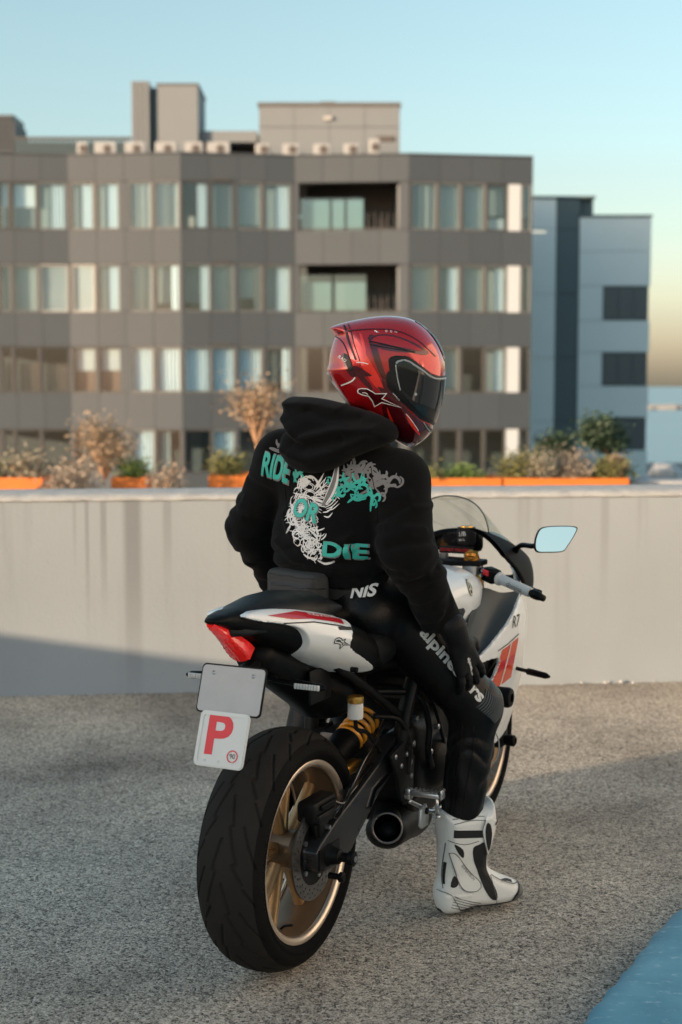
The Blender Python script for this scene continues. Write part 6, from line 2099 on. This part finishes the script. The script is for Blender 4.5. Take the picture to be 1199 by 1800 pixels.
# ---- helmet
HC = Vector((.131, 4.0, 1.536))
HP, HYAW = R(18), R(7)
MMPX = .001632
def hz(p):
    """enlarged side-view sketch to helmet side coordinates (forward, up)"""
    dx = (560 + p[0] / 4.996 - 682) * MMPX; dz = -(540 + p[1] / 4.996 - 668) * MMPX
    return (dx * math.cos(HP) - dz * math.sin(HP), dx * math.sin(HP) + dz * math.cos(HP))
HOUT = [tuple(q) for q in spline_closed([hz(p) for p in [(108, 190), (220, 150), (345, 122), (480, 98), (610, 88), (740, 100), (840, 130), (950, 205), (1040, 310), (1090, 420), (1104, 540), (1098, 640), (1075, 800), (1040, 930), (1005, 1020), (985, 1080), (930, 1140), (815, 1214), (730, 1185), (640, 1125), (560, 1020), (440, 930), (320, 880), (262, 845), (190, 740), (120, 630), (84, 560), (100, 500), (108, 420), (140, 300), (160, 262), (130, 225)]], 3)]
def helm(a, b, c, grow=0.0):
    s = -poly2(a, c, HOUT) + grow
    w = .124 * np.interp(a, [-.18, -.10, 0, .06, .12, .19], [.90, .98, 1.0, .985, .92, .80]) * np.interp(c, [-.2, -.12, -.04, .04, .17], [.80, .90, 1, 1, .96]) + grow
    rr = .105
    q = np.sqrt((np.maximum(rr - s, 0) / rr) ** 2 + (b / w) ** 2)
    return (q - 1) * .095
def relax(me, n=6):
    bm = bmesh.new(); bm.from_mesh(me)
    for _ in range(n):
        bmesh.ops.smooth_vert(bm, verts=bm.verts, factor=.5, use_axis_x=True, use_axis_y=True, use_axis_z=True)
    bm.to_mesh(me); bm.free(); smooth(me)
shell_me = sdf_mesh('helmet', lambda a, b, c: np.maximum(helm(a, b, c), -(c + .128 + .40 * (a + .0)) * .9 - .02), (-.24, -.15, -.24), (.24, .15, .22), .0045, H_red)
relax(shell_me, 8)
helmet = link_mesh('helmet', shell_me, person)
fw = Vector((math.cos(HP) * math.cos(HYAW), math.cos(HP) * math.sin(HYAW), -math.sin(HP))); lf = Vector((-math.sin(HYAW), math.cos(HYAW), 0)); uw = fw.cross(lf)
HW = Matrix(((fw.x, lf.x, uw.x, HC.x), (fw.y, lf.y, uw.y, HC.y), (fw.z, lf.z, uw.z, HC.z), (0, 0, 0, 1)))
PWI = (Matrix.Translation(bike.location) @ Matrix.Rotation(R(64), 4, 'Z')).inverted()
helmet.matrix_local = PWI @ HW
hbv = bvh_of(shell_me)
VIS = [tuple(q) for q in [hz(p) for p in [(606, 520), (618, 492), (645, 478), (710, 474), (790, 522), (925, 608), (1010, 622), (1180, 612), (1180, 1000), (1015, 1012), (985, 996), (850, 940), (738, 828), (655, 732), (625, 620)]]]
GAS = [tuple(q) for q in [hz(p) for p in [(553, 470), (575, 445), (620, 434), (720, 438), (800, 490), (930, 585), (1010, 602), (1190, 590), (1190, 1024), (1010, 1032), (960, 1010), (830, 962), (705, 850), (610, 740), (570, 620)]]]
def shell_smooth(grow):
    return lambda a, b, c: helm(a, b, c, grow)
vis_me = sdf_mesh('visor', lambda a, b, c: np.maximum(np.maximum(helm(a, b, c, .004), poly2(a, c, VIS)), -helm(a, b, c, -.006)), (-.05, -.15, -.2), (.24, .15, .12), .0036, H_visor, sharp=48)
vis = link_mesh('visor', vis_me, helmet)
gas_me = sdf_mesh('visor_gasket', lambda a, b, c: np.maximum(np.maximum(helm(a, b, c, .0022), poly2(a, c, GAS)), -helm(a, b, c, -.006)), (-.07, -.15, -.2), (.24, .15, .12), .0042, H_black, sharp=48)
link_mesh('visor_gasket', gas_me, helmet)
vb = bvh_of(vis_me); gb_ = bvh_of(gas_me)
def hd(name, pts, m, off=.0012, curve=True, bv=None):
    q = [hz(p) for p in pts]
    if curve:
        q = [tuple(k) for k in spline_closed(q, 3)]
    return decal(name, tri_fill(q), (0, 0, 0), SX, SZ, bv or hbv, m, helmet, off, .008)
def hl(name, pts, w, m, off=.0016, bv=None):
    return decal(name, ribbon([tuple(k) for k in spline([hz(p) for p in pts], 6)], w), (0, 0, 0), SX, SZ, bv or hbv, m, helmet, off, .006)
def rim3(name, pts, r_, m, bv, off=.001):
    p_ = path_on(bv, [tuple(k) for k in spline([hz(p) for p in pts], 8)], (0, 0, 0), SX, SZ, off)
    if len(p_) > 2:
        MB().tube(p_, r_, 6).build(name, m, helmet, 'smooth')
rim3('visor_edge', [(618, 500), (645, 482), (710, 479), (790, 526), (925, 612), (1010, 626), (1085, 622)], .0030, H_grey, vb)
rim3('visor_edge', [(614, 510), (630, 620), (655, 722)], .0016, H_grey, vb)
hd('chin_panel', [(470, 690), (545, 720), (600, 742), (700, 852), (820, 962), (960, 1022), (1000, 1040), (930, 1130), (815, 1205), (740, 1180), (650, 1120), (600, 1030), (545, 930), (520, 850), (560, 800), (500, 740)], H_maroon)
hd('cheek_maroon', [(500, 610), (545, 640), (590, 720), (700, 850), (640, 860), (560, 800), (520, 720)], H_maroon, .0014)  # second dark red panel, over the cheek
hd('rear_maroon', [(275, 520), (330, 540), (420, 602), (360, 608), (400, 660), (430, 720), (390, 700), (330, 640), (300, 600), (270, 560)], H_maroon)
hd('rear_patch', [(185, 425), (215, 420), (240, 470), (268, 560), (280, 610), (250, 600), (210, 540)], H_maroon)
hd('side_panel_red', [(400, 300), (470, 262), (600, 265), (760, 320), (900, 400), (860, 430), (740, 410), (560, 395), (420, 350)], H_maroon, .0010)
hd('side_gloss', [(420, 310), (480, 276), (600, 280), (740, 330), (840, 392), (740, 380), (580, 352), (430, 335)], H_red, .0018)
hd('brow_panel', [(820, 480), (900, 440), (990, 470), (1060, 520), (1085, 590), (1000, 600), (920, 575), (850, 530)], H_red, .0012)
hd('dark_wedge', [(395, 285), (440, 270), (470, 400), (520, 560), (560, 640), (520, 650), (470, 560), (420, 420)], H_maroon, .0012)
hd('dark_wedge', [(560, 560), (610, 700), (700, 830), (640, 800), (570, 720), (535, 640)], H_black, .0018)
hd('rear_black', [(200, 425), (228, 430), (262, 540), (240, 560), (215, 500)], H_black, .0018)
hd('flash', [(325, 250), (345, 265), (365, 360), (372, 440), (350, 400), (335, 320)], H_bright, .0016)
hd('lower_flash', [(300, 300), (400, 480), (470, 600), (520, 720), (450, 690), (380, 600), (310, 470), (270, 340)], H_bright, .0008)
hd('jaw_flash', [(720, 915), (760, 960), (830, 1060), (850, 1100), (790, 1050), (740, 980)], H_bright, .0022)
hd('jaw_flash', [(560, 860), (600, 930), (632, 990), (590, 950)], H_bright, .0022)
hd('chin_vent', [(868, 992), (930, 1030), (985, 1060), (965, 1082), (920, 1060), (880, 1020)], H_black, .0026)
rim3('chin_vent_edge', [(868, 990), (905, 1035), (958, 1078)], .0016, H_grey, hbv, .003)
hl('pin_stripe', [(215, 178), (245, 330), (290, 470)], .0045, H_black); hl('pin_stripe', [(250, 165), (278, 330), (322, 482)], .0022, H_black)
hl('pin_stripe', [(400, 318), (560, 352), (780, 408)], .0035, H_black, .0024); hl('pin_stripe', [(405, 345), (580, 376), (770, 408)], .0018, H_black, .0024)
hl('crown_line', [(165, 238), (400, 215), (620, 225), (800, 300), (975, 440)], .0028, H_maroon)
hl('crown_line', [(395, 285), (440, 400), (500, 600)], .0045, H_maroon, .002)
hl('crown_vent', [(835, 128), (920, 190), (1000, 290), (1060, 400), (1098, 470)], .010, H_black, .0022)
hl('crown_vent_edge', [(850, 122), (940, 185), (1030, 290), (1088, 380)], .004, H_white, .003)
rim3('spoiler_edge', [(112, 205), (150, 262), (200, 330), (240, 450), (270, 560), (288, 615), (250, 650), (190, 680)], .0016, H_black, hbv, .0006)
hl('white_tick', [(288, 612), (262, 645), (190, 680)], .0035, H_white, .0022); hl('white_tick', [(295, 490), (345, 494), (388, 506)], .002, H_white, .002)
hl('white_tick', [(715, 915), (760, 965), (830, 1060)], .0016, H_white, .003)
rim3('neck_edge', [(86, 565), (130, 645), (200, 745), (272, 852)], .0052, H_grey, hbv, -.001)
rim3('neck_edge', [(338, 880), (440, 908), (500, 930), (590, 1038)], .0022, H_bright, hbv, .001)
lg2 = [hz(p) for p in [(312, 722), (318, 706), (345, 700), (385, 702), (425, 722), (455, 742), (552, 742), (518, 786), (682, 866), (515, 822), (462, 858), (438, 812), (400, 768), (350, 758), (318, 742)]]
decal('star_outline', tri_fill(lg2, [list(reversed(inset(lg2, .0024)))] if sum(lg2[i - 1][0] * lg2[i][1] - lg2[i][0] * lg2[i - 1][1] for i in range(len(lg2))) > 0 else [list(reversed(inset(lg2, .0024)))]), (0, 0, 0), SX, SZ, hbv, H_white, helmet, .0032, .006)
decal('star_fill', tri_fill(inset(lg2, .0024)), (0, 0, 0), SX, SZ, hbv, H_maroon, helmet, .0026, .006)
hl('star_eye', [(352, 738), (375, 738), (395, 752)], .0022, H_white, .0034)
c_ = hz((470, 236))
decal('small_star', xf2(tri_fill(star_logo(.0065)), c_[0], c_[1], R(18)), (0, 0, 0), SX, SZ, hbv, H_white, helmet, .0022, .005)
for p, t, s in (((548, 236), '®', .008), ((588, 238), '©', .008), ((626, 243), 'TM', .0055)):
    c_ = hz(p)
    decal('small_mark', xf2(text_shape(t, s, .004), c_[0], c_[1], R(18 - 8)), (0, 0, 0), SX, SZ, hbv, H_white, helmet, .0022, .005)
c_ = hz((625, 775))
decal('side_lettering', xf2(text_shape('SUPERTECH R7', .0042, .003), c_[0], c_[1], R(18 - 46)), (0, 0, 0), SX, SZ, hbv, H_white, helmet, .0030, .004)
c_ = hz((190, 460))
decal('rear_lettering', xf2(text_shape('RAD', .0115, .002), c_[0], c_[1], R(18 - 40)), (0, 0, 0), SX, SZ, hbv, H_white, helmet, .0022, .004)
MB().lathe([(0, 0), (0, .0042), (.002, .004), (.0025, 0)], (0, 0, 0), 'z', 16).build('visor_post', H_grey, helmet, 40).matrix_local = Matrix.Translation(path_on(vb, [hz((785, 755))], (0, 0, 0), SX, SZ, .0002)[0]) @ Matrix.Rotation(R(90), 4, 'X')
